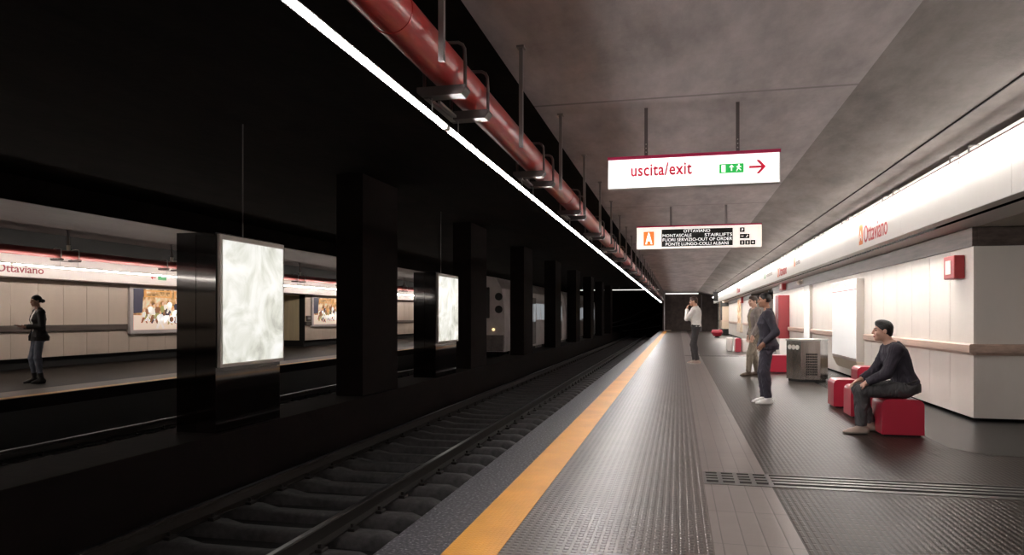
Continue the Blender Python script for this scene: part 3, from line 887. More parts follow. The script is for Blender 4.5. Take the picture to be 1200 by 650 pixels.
# ------------------------------------------------------------------ columns and advert totems
COLY = [13.35+6.8*k for k in range(8)]
for k, yb in enumerate(COLY):
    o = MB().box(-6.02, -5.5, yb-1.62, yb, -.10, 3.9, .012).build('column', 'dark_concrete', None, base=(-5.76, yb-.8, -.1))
    o['kind'] = 'structure'
    tag(o, ordn(k+1)+' dark full-height column between the two tracks, counted from the camera', 'column', 'columns between the tracks')
def totem(y0, y1, label):
    r_ = thing('advert_totem', label, 'advert totem', (-5.78, (y0+y1)/2, -.1), 'lit advert totems between the tracks')
    x0, x1 = -6.05, -5.5
    mb = MB(); mb.box(x0+.03, x1-.03, y0+.02, y1-.02, -.1, 2.30); mb.build('totem_core', 'black', r_)
    xm = (x0+x1)/2
    mb = MB()
    for a, b in ((x0, xm-.003), (xm+.003, x1)):
        mb.box(a, b, y0, y0+.02, -.1, 2.34)
    for z0, z1 in ((-.1, .64), (.645, 2.34)):
        mb.box(x1-.03, x1, y0+.02, y1, z0, z1)
        mb.box(x0, x0+.03, y0+.02, y1, z0, z1)
    mb.box(x0, x1, y0, y1, 2.34, 2.36)
    mb.build('black_glass_cladding', 'gloss_black', r_)
    MB().box(x1, x1+.05, y0+.02, y1+.03, .70, 2.34, .006).build('lightbox_frame', 'board_frame', r_)
    MB().box(x1+.048, x1+.056, y0+.07, y1-.01, .745, 2.275).build('lit_poster', 'marble_ad', r_)
    MB().cyl((xm+.1, (y0+y1)/2+.1, 2.36), (xm+.1, (y0+y1)/2+.1, 3.9), .008, n=6).build('supply_rod', 'galvanised', r_)
totem(7.59, 9.02, 'big lit pale marble advert on a glossy black pillar before the first dark column')
totem(15.65, 17.2, 'small lit pale advert on a glossy black pillar between the first and second columns')

# ------------------------------------------------------------------ opposite platform
FE = -10.45; FW = -16.0
struct(MB().box(FW-3.4, FE, Y0, YE, -.95, -.2), 'floor', 'black')
struct(MB().box(-10.52, FE, Y0, YE, -.2, 0), 'trim_10', 'dark_concrete')
struct(MB().box(-10.72, -10.52, Y0, YE, -.2, .004), 'trim_11', 'yellow_tactile')
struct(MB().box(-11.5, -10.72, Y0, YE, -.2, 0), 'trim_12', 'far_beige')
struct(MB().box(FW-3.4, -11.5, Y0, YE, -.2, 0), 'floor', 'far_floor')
fw = MB(); fb = MB()
FSEG = [(Y0, 23.4), (28.3, YE)]
for a, b in FSEG:
    n = round((b-a)/.77); d = (b-a)/n
    for k in range(n):
        for z0, z1 in ((.27, .93), (1.10, 2.35)):
            fw.box(FW-.03, FW, a+k*d+.006, a+(k+1)*d-.006, z0, z1)
    fb.box(FW-.3, FW-.03, a, b, .27, 2.9); fb.box(FW-.3, FW-.08, a, b, 0, .27)
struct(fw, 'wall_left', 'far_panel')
struct(fb, 'wall_left', 'black_gap')
struct(MB().box(FW-3.2, FW-.3, 28.3, 28.5, .27, 2.9).box(FW-3.4, FW-3.2, 23, 28.6, 0, 2.9).box(FW-3.2, FW-.3, 23.2, 23.4, .0, 2.9), 'wall_left', 'wood_return')
struct(MB().box(FW-3.2, FW-.3, 28.32, 28.5, 0, .27), 'baseboard_left', 'black_gap')
fr = MB()
for a, b in ((Y0, 17.9), (21.0, 23.4), (28.3, 28.75), (31.9, YE)):
    fr.box(FW-.02, FW+.06, a, b, .94, 1.09, .01)
struct(fr, 'trim_13', 'shaded_rail_wood')
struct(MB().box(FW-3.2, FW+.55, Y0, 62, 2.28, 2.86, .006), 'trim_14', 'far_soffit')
struct(MB().box(FW-.4, FW+.4, Y0, YE, 2.86, 3.46), 'wall_left', 'black_gap')
struct(MB().box(FW-.4, -11.75, Y0, YE, 3.43, 3.7), 'ceiling', 'far_ceiling')
# far pipe + lamp
FPX, FPZ, FPR = -14.5, 2.83, .10
t = thing('red_pipe', 'red pipe running in front of the white soffit over the opposite platform', 'pipe', (FPX, 30, FPZ))
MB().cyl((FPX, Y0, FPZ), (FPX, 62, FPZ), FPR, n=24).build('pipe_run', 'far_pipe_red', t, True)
for k in range(6):
    MB().cyl((FPX, 4+k*8-.012, FPZ), (FPX, 4+k*8+.012, FPZ), FPR+.004, n=24).build('pipe_joint', 'far_pipe_red', t, True)
FLX, FLZ = -14.42, 2.50
t = thing('strip_light', 'bright tube light hung under the red pipe of the opposite platform', 'strip light', (FLX, 30, FLZ))
ends = [Y0]+[2.6+SP*k for k in range(23)]
for a, b in zip(ends, ends[1:]):
    MB().cyl((FLX, a+.03, FLZ), (FLX, b-.03, FLZ), .021, n=8).build('light_tube', 'far_tube', t)
for b in ends[1:]:
    MB().cyl((FLX, b-.035, FLZ), (FLX, b+.035, FLZ), .024, n=8).build('tube_joint', 'pale_sleeve', t)
MB().prism(arc(FLX, FLZ, .026, math.radians(5), math.radians(62), 6)+arc(FLX, FLZ, .029, math.radians(62), math.radians(5), 6), 'y', Y0, ends[-1]).build('light_shield', 'lamp_housing', t, True)  # shell added to hold this tube's light back from the ceiling
yb = [13.98-3.62+.06+k*3.62 for k in range(0, 14)]
proto = bracket(yb[0], FPX, FPZ, FPR, FLX, FLZ, 1, ('steel_light', 'bracket_dark', 'bracket_dark', 'wire_steel'))
py = proto.location.y
proto2 = thing('drop_bar', 'x', 'drop bar', (FPX+.02, yb[0]+.30, 2.93))
MB().box(FPX, FPX+.04, yb[0]+.28, yb[0]+.32, 3.05, 3.42).build('steel_bar', 'galvanised', proto2)
MB().box(FPX-.01, FPX+.05, yb[0]+.27, yb[0]+.33, 2.936, 3.06).build('pale_sleeve', 'pale_sleeve', proto2)
MB().box(FPX-.03, FPX+.07, yb[0]+.25, yb[0]+.35, 3.415, 3.43).build('ceiling_plate', 'galvanised', proto2)
p2y = proto2.location.y
for k in range(9):
    o = proto if k == 0 else copy_tree(proto); o.location.y = py+3.62*k
    o['group'] = 'bracket pairs on the opposite red pipe'; o['label'] = ordn(k+1)+' bracket pair on the red pipe of the opposite platform, counted from the camera end'
    o = proto2 if k == 0 else copy_tree(proto2); o.location.y = p2y+3.62*k
    o['group'] = 'drop bars of the opposite red pipe'; o['label'] = ordn(k+1)+' drop bar above the red pipe of the opposite platform, counted from the camera end'

# lettering on the far soffit
FSX = FW+.55
t = thing('station_name', 'dark red Ottaviano name on the soffit of the opposite platform above the woman', 'lettering', (FSX, 13.8, 2.4))
MB().box(FSX-.002, FSX+.004, 12.98, 13.2, 2.37, 2.62).build('line_badge', 'soffit_orange', t)
text('lettering', 'Ottaviano', .26, (FSX+.002, 13.28, 2.385), '+x', 'name_dark_red', t, width=1.27, bold=.01)
t = thing('soffit_exit_sign', 'tiny red arrow and green exit pictogram on the soffit of the opposite platform', 'pictogram', (FSX, 18.6, 2.4))
mb = MB(); mb.box(FSX-.002, FSX+.004, 18.33, 18.46, 2.485, 2.515); mb.prism([(18.25, 2.50), (18.34, 2.56), (18.34, 2.44)], 'x', FSX-.002, FSX+.004); mb.build('arrow', 'soffit_red', t)
MB().box(FSX-.002, FSX+.004, 18.56, 18.92, 2.44, 2.57).build('pictogram_plate', 'soffit_green', t)

# posters on the far wall
def poster(y0, y1, z0, z1, label, seed):
    rnd = random.Random(seed)
    r_ = thing('advert_poster', label, 'poster', (FW, (y0+y1)/2, z0), 'framed advert posters on the opposite wall')
    MB().box(FW, FW+.09, y0, y1, z0, z1, .012).build('poster_frame', 'lamp_housing', r_)
    X = FW+.09; a0, a1, b0, b1 = y0+.13, y1-.13, z0+.12, z1-.10
    w_, h_ = a1-a0, b1-b0
    def flat(pts, name, mat, k, par):
        return MB().prism([(a0+u*w_, b0+v*h_) for u, v in pts], 'x', X-.002, X+.002+.0012*k).build(name, mat, par)
    sh = flat([(0, 0), (1, 0), (1, 1), (0, 1)], 'poster_print', 'photo_print', 1, r_)
    flat([(0, 0), (1, 0), (1, .30), (0, .36)], 'printed_floor', 'ad_floor', 2, sh)
    flat([(0, .40), (.13, .42), (.15, 1), (0, 1)], 'printed_curtain', 'ad_navy', 2, sh)
    mb = MB(); X1 = X+.0045
    for u0, u1, v0, v1 in ((.16, .60, .80, .97), (.64, .95, .78, .97)):
        for q in ((u0, u1, v0, v0+.03), (u0, u1, v1-.03, v1), (u0, u0+.03, v0, v1), (u1-.03, u1, v0, v1)):
            mb.box(X-.001, X1, a0+q[0]*w_, a0+q[1]*w_, b0+q[2]*h_, b0+q[3]*h_)
    mb.box(X-.001, X1, a0+.22*w_, a0+.98*w_, b0+.48*h_, b0+.60*h_)
    mb.build('printed_gilt', 'ad_gold', sh)
    # a crowd of seated and standing figures
    gm = {'ad_cream': MB(), 'ad_navy': MB(), 'ad_brown': MB(), 'ad_white': MB(), 'ad_olive': MB()}; sk = MB()
    ks = list(gm)
    for i in range(26):
        u = .18+.031*i+rnd.uniform(-.03, .03); v = .20+.36*rnd.random()*(1-.5*abs(i-13)/14); s = .42+.35*rnd.random()
        c1 = gm[ks[i % 5]]; c2 = gm[ks[(i+2) % 5]]
        P = lambda pts: [(a0+(u+x*s*.075)*w_, b0+(v+y*s*.16)*h_) for x, y in pts]
        lay = X+.005+.0003*i
        c1.prism(P([(-.7, 0), (.7, 0), (.9, 1.0), (.5, 1.5), (-.5, 1.5), (-.9, 1.0)]), 'x', X, lay)
        c2.prism(P([(-.7, .1), (.7, .1), (.5, -.5), (1.2, -1.6), (.7, -1.7), (0, -.5), (-.8, -1.6), (-1.3, -1.5)]), 'x', X, lay-.0003)
        cx_, cz_ = a0+(u)*w_, b0+(v+1.9*s*.16)*h_
        sk.prism([(cx_+.07*s*math.cos(k*PI/5), cz_+.085*s*math.sin(k*PI/5)) for k in range(10)], 'x', X, lay+.0002)
    for k_, m_ in gm.items(): m_.build('clothing_print', k_, sh)
    sk.build('faces_print', 'ad_skin', sh)
    text('poster_lettering', 'POLO', .34, (X+.0135, a0+.46*w_, b0+.16*h_), '+x', 'ad_white', sh, width=1.0)
poster(17.95, 20.95, .80, 2.27, 'framed crowd advert poster on the opposite wall beside the woman in black jacket', 3)
poster(28.75, 31.9, .85, 2.27, 'framed crowd advert poster seen past the big lit advert totem', 5)
B = thing('wall_plate', 'small dark sign plate on the opposite wall beside the second crowd poster', 'sign', (FW+.02, 28.55, 1.2))
MB().box(FW+.0, FW+.05, 28.35, 28.72, 1.12, 1.36, .006).build('plate_face', 'band_bronze', B)
MB().box(FW+.048, FW+.055, 28.41, 28.66, 1.19, 1.29).build('plate_slot', 'sign_grey', B)

# ------------------------------------------------------------------ train on the second track
T = thing('metro_train', 'pale metro train standing on the second track behind the dark columns', 'train', (-8.41, 45, RZ))
tx0, tx1, ty0, ty1 = -9.76, -7.06, 28.6, 62.
prof = [(tx0, -.15), (tx1, -.15), (tx1+.03, .6), (tx1+.02, 1.4), (tx1-.10, 2.5), (tx1-.35, 2.95), (-8.41, 3.12), (tx0+.35, 2.95), (tx0+.10, 2.5), (tx0-.02, 1.4), (tx0-.03, .6)]
for a, b in ((ty0, 45.2), (45.9, ty1)):
    MB().prism(prof, 'y', a, b).build('car_body', 'train_white', T)
MB().box(tx0+.3, tx1-.3, 45.1, 46, .0, 2.7).build('gangway', 'train_dark', T)
q = MB().box(tx0+.18, tx1-.62, ty0-.04, ty0+.02, 1.25, 2.55, .03).build('windscreen', 'train_dark', T)
q = MB()
q.prism([(tx0+.05, -.12), (tx1-.05, -.12), (tx1-.02, .55), (tx0+.02, .55)], 'y', ty0-.10, ty0+.02)
q.build('front_skirt', 'train_grey', T)
for x in (tx0+.45, tx1-.45):
    MB().cyl((x, ty0-.06, .78), (x, ty0+.0, .78), .05, n=16).build('head_lamp', 'train_lamp', T)
for x, z in ((tx1-.22, 2.15), (tx1-.22, 1.62)):
    MB().cyl((x, ty0-.05, z), (x, ty0+.0, z), .16, n=18).build('round_port', 'black', T)
MB().cyl((-8.4, ty0-.12, -.2), (-8.4, ty0+.1, -.2), .14, n=12).build('coupler', 'train_dark', T)
for a in (ty0, 45.9):
    for k in range(4):
        y = a+1.2+k*4.1
        d = MB().box(tx1-.02, tx1+.045, y, y+1.3, -.05, 2.25, .01).build('side_door', 'train_grey', T)
        mb = MB(); mb.box(tx1+.03, tx1+.055, y+.12, y+.58, 1.05, 1.95, .02); mb.box(tx1+.03, tx1+.055, y+.72, y+1.18, 1.05, 1.95, .02)
        mb.build('door_window', 'train_window', d)
        for yy in (y+1.55, y+2.75):
            if yy+1.0 < a+16: MB().box(tx1-.04, tx1+.035, yy, yy+1.0, 1.15, 1.98, .02).build('side_window', 'train_window', T)
mb = MB()
for k in range(12):
    mb.box(tx1-.02, tx1+.02, ty0+1+k*2.7, ty0+2.9+k*2.7, -.42, -.16)
mb.build('under_skirt', 'train_grey', T)
for y in (ty0+2.5, ty0+13.5, 48.6, 59.5):
    q = MB()
    for dy in (-.9, .9):
        for x in (-7.62, -9.2):
            q.cyl((x-.06, y+dy, RZ+.42), (x+.06, y+dy, RZ+.42), .415, n=20)
    q.box(-9.1, -7.7, y-1.4, y+1.4, -.35, -.12)
    q.build('bogie', 'train_dark', T)
# ------------------------------------------------------------------ people: smooth signed-distance bodies, meshed with surface nets
class Field:
    def __init__(s, lo, hi, h):
        s.h = h; s.lo = np.array(lo, float); n = np.ceil((np.array(hi)-s.lo)/h).astype(int)+1
        s.ax = [s.lo[i]+h*np.arange(n[i]) for i in range(3)]
        s.F = np.full(tuple(n), 1.0, np.float32)
    def sub(s, lo, hi):
        sl = []
        for i in range(3):
            a = int(np.clip(math.floor((lo[i]-s.lo[i])/s.h), 0, len(s.ax[i])-1)); b = int(np.clip(math.ceil((hi[i]-s.lo[i])/s.h)+1, 1, len(s.ax[i])))
            sl.append(slice(a, max(b, a+1)))
        g = np.meshgrid(s.ax[0][sl[0]], s.ax[1][sl[1]], s.ax[2][sl[2]], indexing='ij')
        return tuple(sl), np.stack(g, -1)
    def put(s, fn, lo, hi, k=.02, op='add'):
        m = k+4*s.h
        sl, P = s.sub(np.array(lo)-m, np.array(hi)+m)
        d = fn(P).astype(np.float32); f = s.F[sl]
        if op == 'add':
            if k > 0:
                h = np.maximum(k-np.abs(f-d), 0)/k; s.F[sl] = np.minimum(f, d)-h*h*k*.25
            else: s.F[sl] = np.minimum(f, d)
        else:
            if k > 0:
                h = np.maximum(k-np.abs(f+d), 0)/k; s.F[sl] = np.maximum(f, -d)+h*h*k*.25
            else: s.F[sl] = np.maximum(f, -d)
    def cap(s, a, b, ra, rb, k=.02, op='add'):
        a, b = np.array(a, float), np.array(b, float); d = b-a; L2 = max(d@d, 1e-9)
        def fn(P):
            t = np.clip(((P-a)@d)/L2, 0, 1)
            return np.linalg.norm(P-a-t[..., None]*d, axis=-1)-(ra+(rb-ra)*t)
        r = max(ra, rb); s.put(fn, np.minimum(a, b)-r, np.maximum(a, b)+r, k, op)
    def ell(s, c, r, k=.02, R=None, op='add'):
        c = np.array(c, float); r = np.array(r, float)
        def fn(P):
            q = P-c
            if R is not None: q = q@R
            l = np.linalg.norm(q/r, axis=-1); g = np.linalg.norm(q/(r*r), axis=-1)+1e-9
            return l*(l-1)/g
        m = r.max(); s.put(fn, c-m, c+m, k, op)
    def loft(s, a, b, st, k=.02, side=(1, 0, 0), grow=0., op='add'):
        """st: (t, rx, ry, forward offset); flat ends"""
        a, b = np.array(a, float), np.array(b, float); L = np.linalg.norm(b-a); w = (b-a)/L
        x = np.array(side, float); x -= w*(x@w); x /= np.linalg.norm(x); y = np.cross(w, x)
        T = [q[0] for q in st]
        def fn(P):
            q = P-a; t = (q@w)/L
            rx = np.interp(t, T, [v[1] for v in st])+grow; ry = np.interp(t, T, [v[2] for v in st])+grow
            oy = np.interp(t, T, [v[3] for v in st])
            px = q@x; py = q@y-oy
            rho = (np.abs(px/rx)**2.3+np.abs(py/ry)**2.3)**(1/2.3)
            d = (rho-1)*np.minimum(rx, ry)
            e = np.maximum((T[0]-t)*L, (t-T[-1])*L)
            return np.maximum(d, e)
        r = max(max(v[1] for v in st), max(v[2] for v in st))+grow+.05
        a2, b2 = a+w*L*T[0], a+w*L*T[-1]
        s.put(fn, np.minimum(a2, b2)-r, np.maximum(a2, b2)+r, k, op)
    def cutplane(s, p, n, R=None):
        """drop what lies on the +n side of the plane (within R of p)"""
        p, n = np.array(p, float), np.array(n, float); n /= np.linalg.norm(n)
        if R is None:
            sl, P = s.sub([-9]*3, [9]*3); s.F[sl] = np.maximum(s.F[sl], ((P-p)@n).astype(np.float32))
        else:
            sl, P = s.sub(p-R, p+R); m = np.linalg.norm(P-p, axis=-1) < R
            s.F[sl] = np.where(m, np.maximum(s.F[sl], ((P-p)@n)), s.F[sl])
    def wrinkle(s, amp, fz=70., fx=23.):
        X, Y, Z = np.meshgrid(*s.ax, indexing='ij')
        s.F += (amp*np.sin(Z*fz+9*np.sin(X*fx+2*Y*fx*.6)+4*Y*10)*np.sin(X*31+Z*17+Y*13)).astype(np.float32)
    def mesh(s, name):
        F = s.F; ins = F < 0
        c = np.zeros(tuple(v-1 for v in F.shape), np.uint8)
        for i in (0, 1):
            for j in (0, 1):
                for k in (0, 1): c += ins[i:F.shape[0]-1+i, j:F.shape[1]-1+j, k:F.shape[2]-1+k]
        act = np.argwhere((c > 0) & (c < 8))
        idx = -np.ones(c.shape, np.int64); idx[tuple(act.T)] = np.arange(len(act))
        acc = np.zeros((len(act), 3)); cnt = np.zeros(len(act))
        for axis in range(3):
            o1, o2 = [i for i in range(3) if i != axis]
            for u in (0, 1):
                for v in (0, 1):
                    p = act.copy(); p[:, o1] += u; p[:, o2] += v
                    q = p.copy(); q[:, axis] += 1
                    f0 = F[tuple(p.T)]; f1 = F[tuple(q.T)]
                    m = (f0 < 0) != (f1 < 0)
                    t = f0[m]/(f0[m]-f1[m])
                    pt = p[m].astype(float); pt[:, axis] += t
                    acc[m] += pt; cnt[m] += 1
        V = s.lo+s.h*acc/cnt[:, None]
        faces = []
        for axis in range(3):
            o1, o2 = (axis+1) % 3, (axis+2) % 3
            n = list(F.shape)
            A = [slice(1, -1)]*3; A[axis] = slice(0, -1)
            B = list(A); B[axis] = slice(1, None)
            fa, fb = ins[tuple(A)], ins[tuple(B)]
            for flip in (False, True):
                e = np.argwhere((fa & ~fb) if not flip else (~fa & fb))
                if len(e) == 0: continue
                for d in range(3):
                    if d != axis: e[:, d] += 1
                q = []
                for du, dv in ((-1, -1), (0, -1), (0, 0), (-1, 0)):
                    w = e.copy(); w[:, o1] += du; w[:, o2] += dv
                    q.append(idx[tuple(w.T)])
                q = np.stack(q, 1)
                faces.append(q if not flip else q[:, ::-1])
        faces = np.concatenate(faces); faces = faces[(faces >= 0).all(1)]
        # one smoothing pass
        for _ in range(2):
            sm = np.zeros_like(V); cn = np.zeros(len(V))
            for a in range(4):
                np.add.at(sm, faces[:, a], V[faces[:, (a+1) % 4]]); np.add.at(cn, faces[:, a], 1)
                np.add.at(sm, faces[:, a], V[faces[:, (a-1) % 4]]); np.add.at(cn, faces[:, a], 1)
            V = .5*V+.5*sm/np.maximum(cn, 1)[:, None]
        me = bpy.data.meshes.new(name)
        me.vertices.add(len(V)); me.vertices.foreach_set('co', V.astype(np.float32).ravel())
        me.loops.add(faces.size); me.loops.foreach_set('vertex_index', faces.astype(np.int32).ravel())
        me.polygons.add(len(faces)); me.polygons.foreach_set('loop_start', np.arange(0, faces.size, 4, dtype=np.int32))
        me.update(calc_edges=True); me.validate()
        me.polygons.foreach_set('use_smooth', [True]*len(me.polygons))
        return me, V, faces

def rotm(yaw, pitch, roll=0.):
    return np.array((Matrix.Rotation(yaw, 3, 'Z') @ Matrix.Rotation(pitch, 3, 'X') @ Matrix.Rotation(roll, 3, 'Y')))

def build_person(label, loc, rotz, J, cl, cat='person', s=1.):
    """J: joints in metres for a 1.75 m figure (x to the figure's own right, y ahead, z up), scaled by s; cl: clothing"""
    fem = J.get('fem', False)
    V3 = lambda p: np.array(p, float)*s
    g = {k: (V3(v) if isinstance(v, tuple) else v) for k, v in J.items()}
    root = thing('person', label, cat, loc); root.rotation_euler.z = rotz
    lo = np.array((-.42, -.42, -.02)); hi = np.array((.42, .95 if J.get('seated') else .55, 1.97))
    ta, tb = g['crotch'], g['neck']                      # torso axis
    if fem:
        st = [(0, .13, .10, -.01), (.14, .168, .122, -.012), (.34, .118, .092, 0), (.50, .128, .098, .004), (.66, .142, .122, .016), (.80, .138, .100, .006), (.92, .085, .068, -.004), (1, .050, .052, 0)]
    else:
        st = [(0, .12, .10, -.01), (.14, .160, .120, -.01), (.36, .142, .104, 0), (.55, .155, .115, .004), (.70, .172, .125, .006), (.85, .160, .105, 0), (.95, .09, .072, -.004), (1, .058, .056, 0)]
    st = [(t, a*s, b*s, c*s) for t, a, b, c in st]
    tdir = (tb-ta)/np.linalg.norm(tb-ta)
    sho = {q: g['shoulder_'+q] for q in 'LR'}
    th, kn, an = (.078, .052, .033) if fem else (.080, .055, .037)
    up, el_, wr = (.040, .033, .023) if fem else (.047, .039, .027)
    R = rotm(*J['head_rot']); Hc = g['head']; hs = s*(.96 if fem else 1.)
    hp = lambda p: Hc+R@(np.array(p)*hs)
    # ---- body, one continuous surface
    f = Field(lo, hi, .0055)
    f.loft(ta, tb, st, .01)
    for q, sx in (('L', -1), ('R', 1)):
        f.cap(ta+(tb-ta)*.86+np.array((sx*.07*s, 0, 0)), sho[q], .05*s, (.050 if fem else .058)*s, .05)
        f.cap(sho[q], g['elbow_'+q], up*s, el_*s, .03); f.cap(g['elbow_'+q], g['wrist_'+q], el_*s, wr*s, .015)
        f.cap(g['hip_'+q], g['knee_'+q], th*s, kn*s, .04); f.cap(g['knee_'+q], g['ankle_'+q], kn*s, an*s, .02)
        kq, aq = g['knee_'+q], g['ankle_'+q]
        f.ell(kq*.68+aq*.32+np.array((0, -.010*s, 0)), (.040*s, .044*s, .10*s), .03)
        f.cap(aq+np.array((0, 0, -.02)), g['toe_'+q]*.8+aq*.2+np.array((0, 0, -.012)), .024*s, .014*s, .02)
        # hand
        W = g['wrist_'+q]; d = np.array(J['hand_dir_'+q], float); d /= np.linalg.norm(d)
        n = np.array(J['palm_'+q], float); n -= d*(n@d); n /= np.linalg.norm(n)
        u = np.cross(d, n); tsd = J.get('thumb_'+q, 1 if q == 'L' else -1); hh = s*(.92 if fem else 1.)
        Rm = np.stack([u, d, n], 1)
        f.ell(W+d*.050*hh, (.040*hh, .052*hh, .017*hh), .012, Rm); f.cap(W, W+d*.04*hh, wr*s*.95, .021*s, .01)
        curl = J.get('curl_'+q, .45)
        for i, L in enumerate((.074, .082, .076, .060)):
            off = (-.031+.0207*i)*(-tsd)
            b0 = W+d*.090*hh+u*off*hh; sp = off*1.2
            d1 = d*math.cos(curl*.6)+n*math.sin(curl*.6)+u*sp; d1 /= np.linalg.norm(d1)
            d2 = d*math.cos(curl*1.6)+n*math.sin(curl*1.6)+u*sp; d2 /= np.linalg.norm(d2)
            b1 = b0+d1*L*.52*hh; b2 = b1+d2*L*.48*hh
            f.cap(b0-d*.02*hh, b1, .0092*hh, .0085*hh, .004); f.cap(b1, b2, .0085*hh, .0072*hh, .003)
        t0 = W+d*.028*hh+u*tsd*.030*hh
        d1 = d*.62+u*tsd*.68+n*.35; d1 /= np.linalg.norm(d1); d2 = d*.9+u*tsd*.2+n*.35; d2 /= np.linalg.norm(d2)
        f.cap(t0, t0+d1*.036*hh, .0125*hh, .0105*hh, .008); f.cap(t0+d1*.036*hh, t0+d1*.036*hh+d2*.03*hh, .0105*hh, .008*hh, .004)
    f.cap(tb-tdir*.03*s, hp((0, -.018, -.055)), (.047 if fem else .057)*s, (.044 if fem else .052)*s, .03)
    # head
    f.ell(hp((0, -.012, .028)), np.array((.074, .094, .086))*hs, .02, R)
    f.ell(hp((0, .028, -.042)), np.array((.056, .060, .074))*hs, .025, R)
    f.ell(hp((0, .066, -.092)), np.array((.024, .021, .021))*hs, .02, R)
    for x in (-1, 1):
        f.ell(hp((x*.030, .086, .008)), np.array((.016, .012, .010))*hs, .012, R, op='sub')
        f.ell(hp((x*.030, .079, .007)), np.array((.0125, .0115, .0115))*hs, .004, R)
        f.cap(hp((x*.014, .088, .024)), hp((x*.046, .078, .022)), .007*hs, .006*hs, .01)
        f.ell(hp((x*.076, -.006, -.006)), np.array((.010, .021, .032))*hs, .006, R)
        f.ell(hp((x*.040, .060, -.030)), np.array((.020, .022, .020))*hs, .02, R)
    f.cap(hp((0, .090, .014)), hp((0, .106, -.026)), .008*hs, .012*hs, .010)
    f.ell(hp((0, .099, -.032)), np.array((.017, .011, .009))*hs, .006, R)
    f.ell(hp((0, .090, -.058)), np.array((.023, .010, .0065))*hs, .006, R); f.ell(hp((0, .088, -.069)), np.array((.020, .010, .0075))*hs, .006, R)
    me, V, fc = f.mesh('body')
    ctr = V[fc].mean(1); q = ((ctr-Hc)@R)/hs
    mi = np.zeros(len(fc), np.int32)
    mi[(np.abs(q[:, 2]+.0635) < .0095) & (np.abs(q[:, 0]) < .022) & (q[:, 1] > .083)] = 1
    mi[(np.abs(np.abs(q[:, 0])-.030) < .011) & (np.abs(q[:, 2]-.006) < .006) & (q[:, 1] > .070)] = 2
    mi[(np.abs(np.abs(q[:, 0])-.030) < .018) & (np.abs(q[:, 2]-.026) < .0045) & (q[:, 1] > .070)] = 3
    me.polygons.foreach_set('material_index', mi)
    o = link_mesh('body', me, [cl['skin'], cl.get('lip', 'lip'), 'eye_dark', cl['hair_mat']], None); o.parent = root
    def child(fld, name, mat, lab=None):
        me, V, fc = fld.mesh(name); o = link_mesh(name, me, mat, None); o.parent = root
        if lab: o['label'] = lab
        return o, V, fc
    # ---- hair
    f = Field(Hc-.22, Hc+.22, .0055)
    f.ell(hp((0, -.013, .034)), np.array((.082, .100, .092))*hs, .01, R)
    if cl['hair'] == 'short': f.cap(hp((0, -.062, -.02)), hp((0, -.050, -.075)), .046*hs, .040*hs, .02)
    if cl['hair'] == 'bun':
        f.ell(hp(cl.get('bun', (0, -.105, .075))), np.array((.046, .044, .042))*hs, .012, R)
    else:
        f.ell(hp((0, .026, .092)), np.array((.062, .058, .034))*hs, .02, R)
    # clear the face and the neck
    def facecut(P):
        q = ((P-Hc)@R)/hs
        line = .028+.5*np.maximum(q[..., 2]-.035, 0)*0+np.where(q[..., 2] > .075, .09, 0)
        y, z = q[..., 1], q[..., 2]
        hl = np.interp(y, [-.2, -.012, -.004, .012, .045, .075, .1, .2], [-.4, -.4, -.022, .0, .026, .056, .076, .09])
        face_ = (z-hl)*hs*.6
        low = (z+.078+np.minimum(y+.02, 0)*.25)*hs
        return np.minimum(face_, low)
    f.put(facecut, Hc-.2, Hc+.2, .006, 'sub')
    f.wrinkle(.0016, 150, 60)
    child(f, 'hair', cl['hair_mat'])
    # ---- trousers
    tr = cl['trousers']; gr = tr.get('grow', .012)
    f = Field(lo, np.array((hi[0], hi[1], max(ta[2], .5)+.45)), .0065)
    top = tr.get('top', .30)
    stt = [(t, a, b, c) for t, a, b, c in st if t < top]+[(top, np.interp(top, [v[0] for v in st], [v[1] for v in st]), np.interp(top, [v[0] for v in st], [v[2] for v in st]), 0)]
    f.loft(ta, tb, stt, .02, grow=gr*.8)
    for q in 'LR':
        kq, aq = g['knee_'+q], g['ankle_'+q]
        e = kq+(aq-kq)*tr.get('len', .97)
        f.cap(g['hip_'+q], kq, th*s+gr, kn*s+gr, .035)
        f.cap(kq, e, kn*s+gr, tr.get('hem', .05)*s, .03)
        f.ell(kq*.68+e*.32+np.array((0, -.012*s, 0)), (.046*s+gr, .050*s+gr, .12*s), .03)
        f.cutplane(e, e-kq, .13)
    f.wrinkle(tr.get('wr', .004), 62)
    for q in 'LR':
        kq, aq = g['knee_'+q], g['ankle_'+q]
    child(f, 'trousers', tr['mat'])
    if tr.get('belt'):
        f = Field(lo, hi, .0065)
        bt = tr.get('belt_t', .27)
        ra = np.interp(bt, [v[0] for v in st], [v[1] for v in st]); rb = np.interp(bt, [v[0] for v in st], [v[2] for v in st])
        f.loft(ta, tb, [(bt-.025, ra, rb, 0), (bt+.03, ra, rb, 0)], .0, grow=gr+.008)
        child(f, 'belt', tr['belt'])
    # ---- tops
    for top_ in cl['tops']:
        gr = top_['grow']
        f = Field(lo, hi, .0065)
        t0 = top_.get('hem', .1); t1 = top_.get('neck', .955)
        Ts = [v[0] for v in st]
        tt = sorted(set([t0, t1]+[v for v in Ts if t0 < v < t1]))
        stt = [(t, np.interp(t, Ts, [v[1] for v in st]), np.interp(t, Ts, [v[2] for v in st]), np.interp(t, Ts, [v[3] for v in st])) for t in tt]
        flare = top_.get('flare', 0.)
        if flare: stt = [(t, a+flare*max(0, .38-t), b+flare*max(0, .38-t), c) for t, a, b, c in stt]
        f.loft(ta, tb, stt, .01, grow=gr)
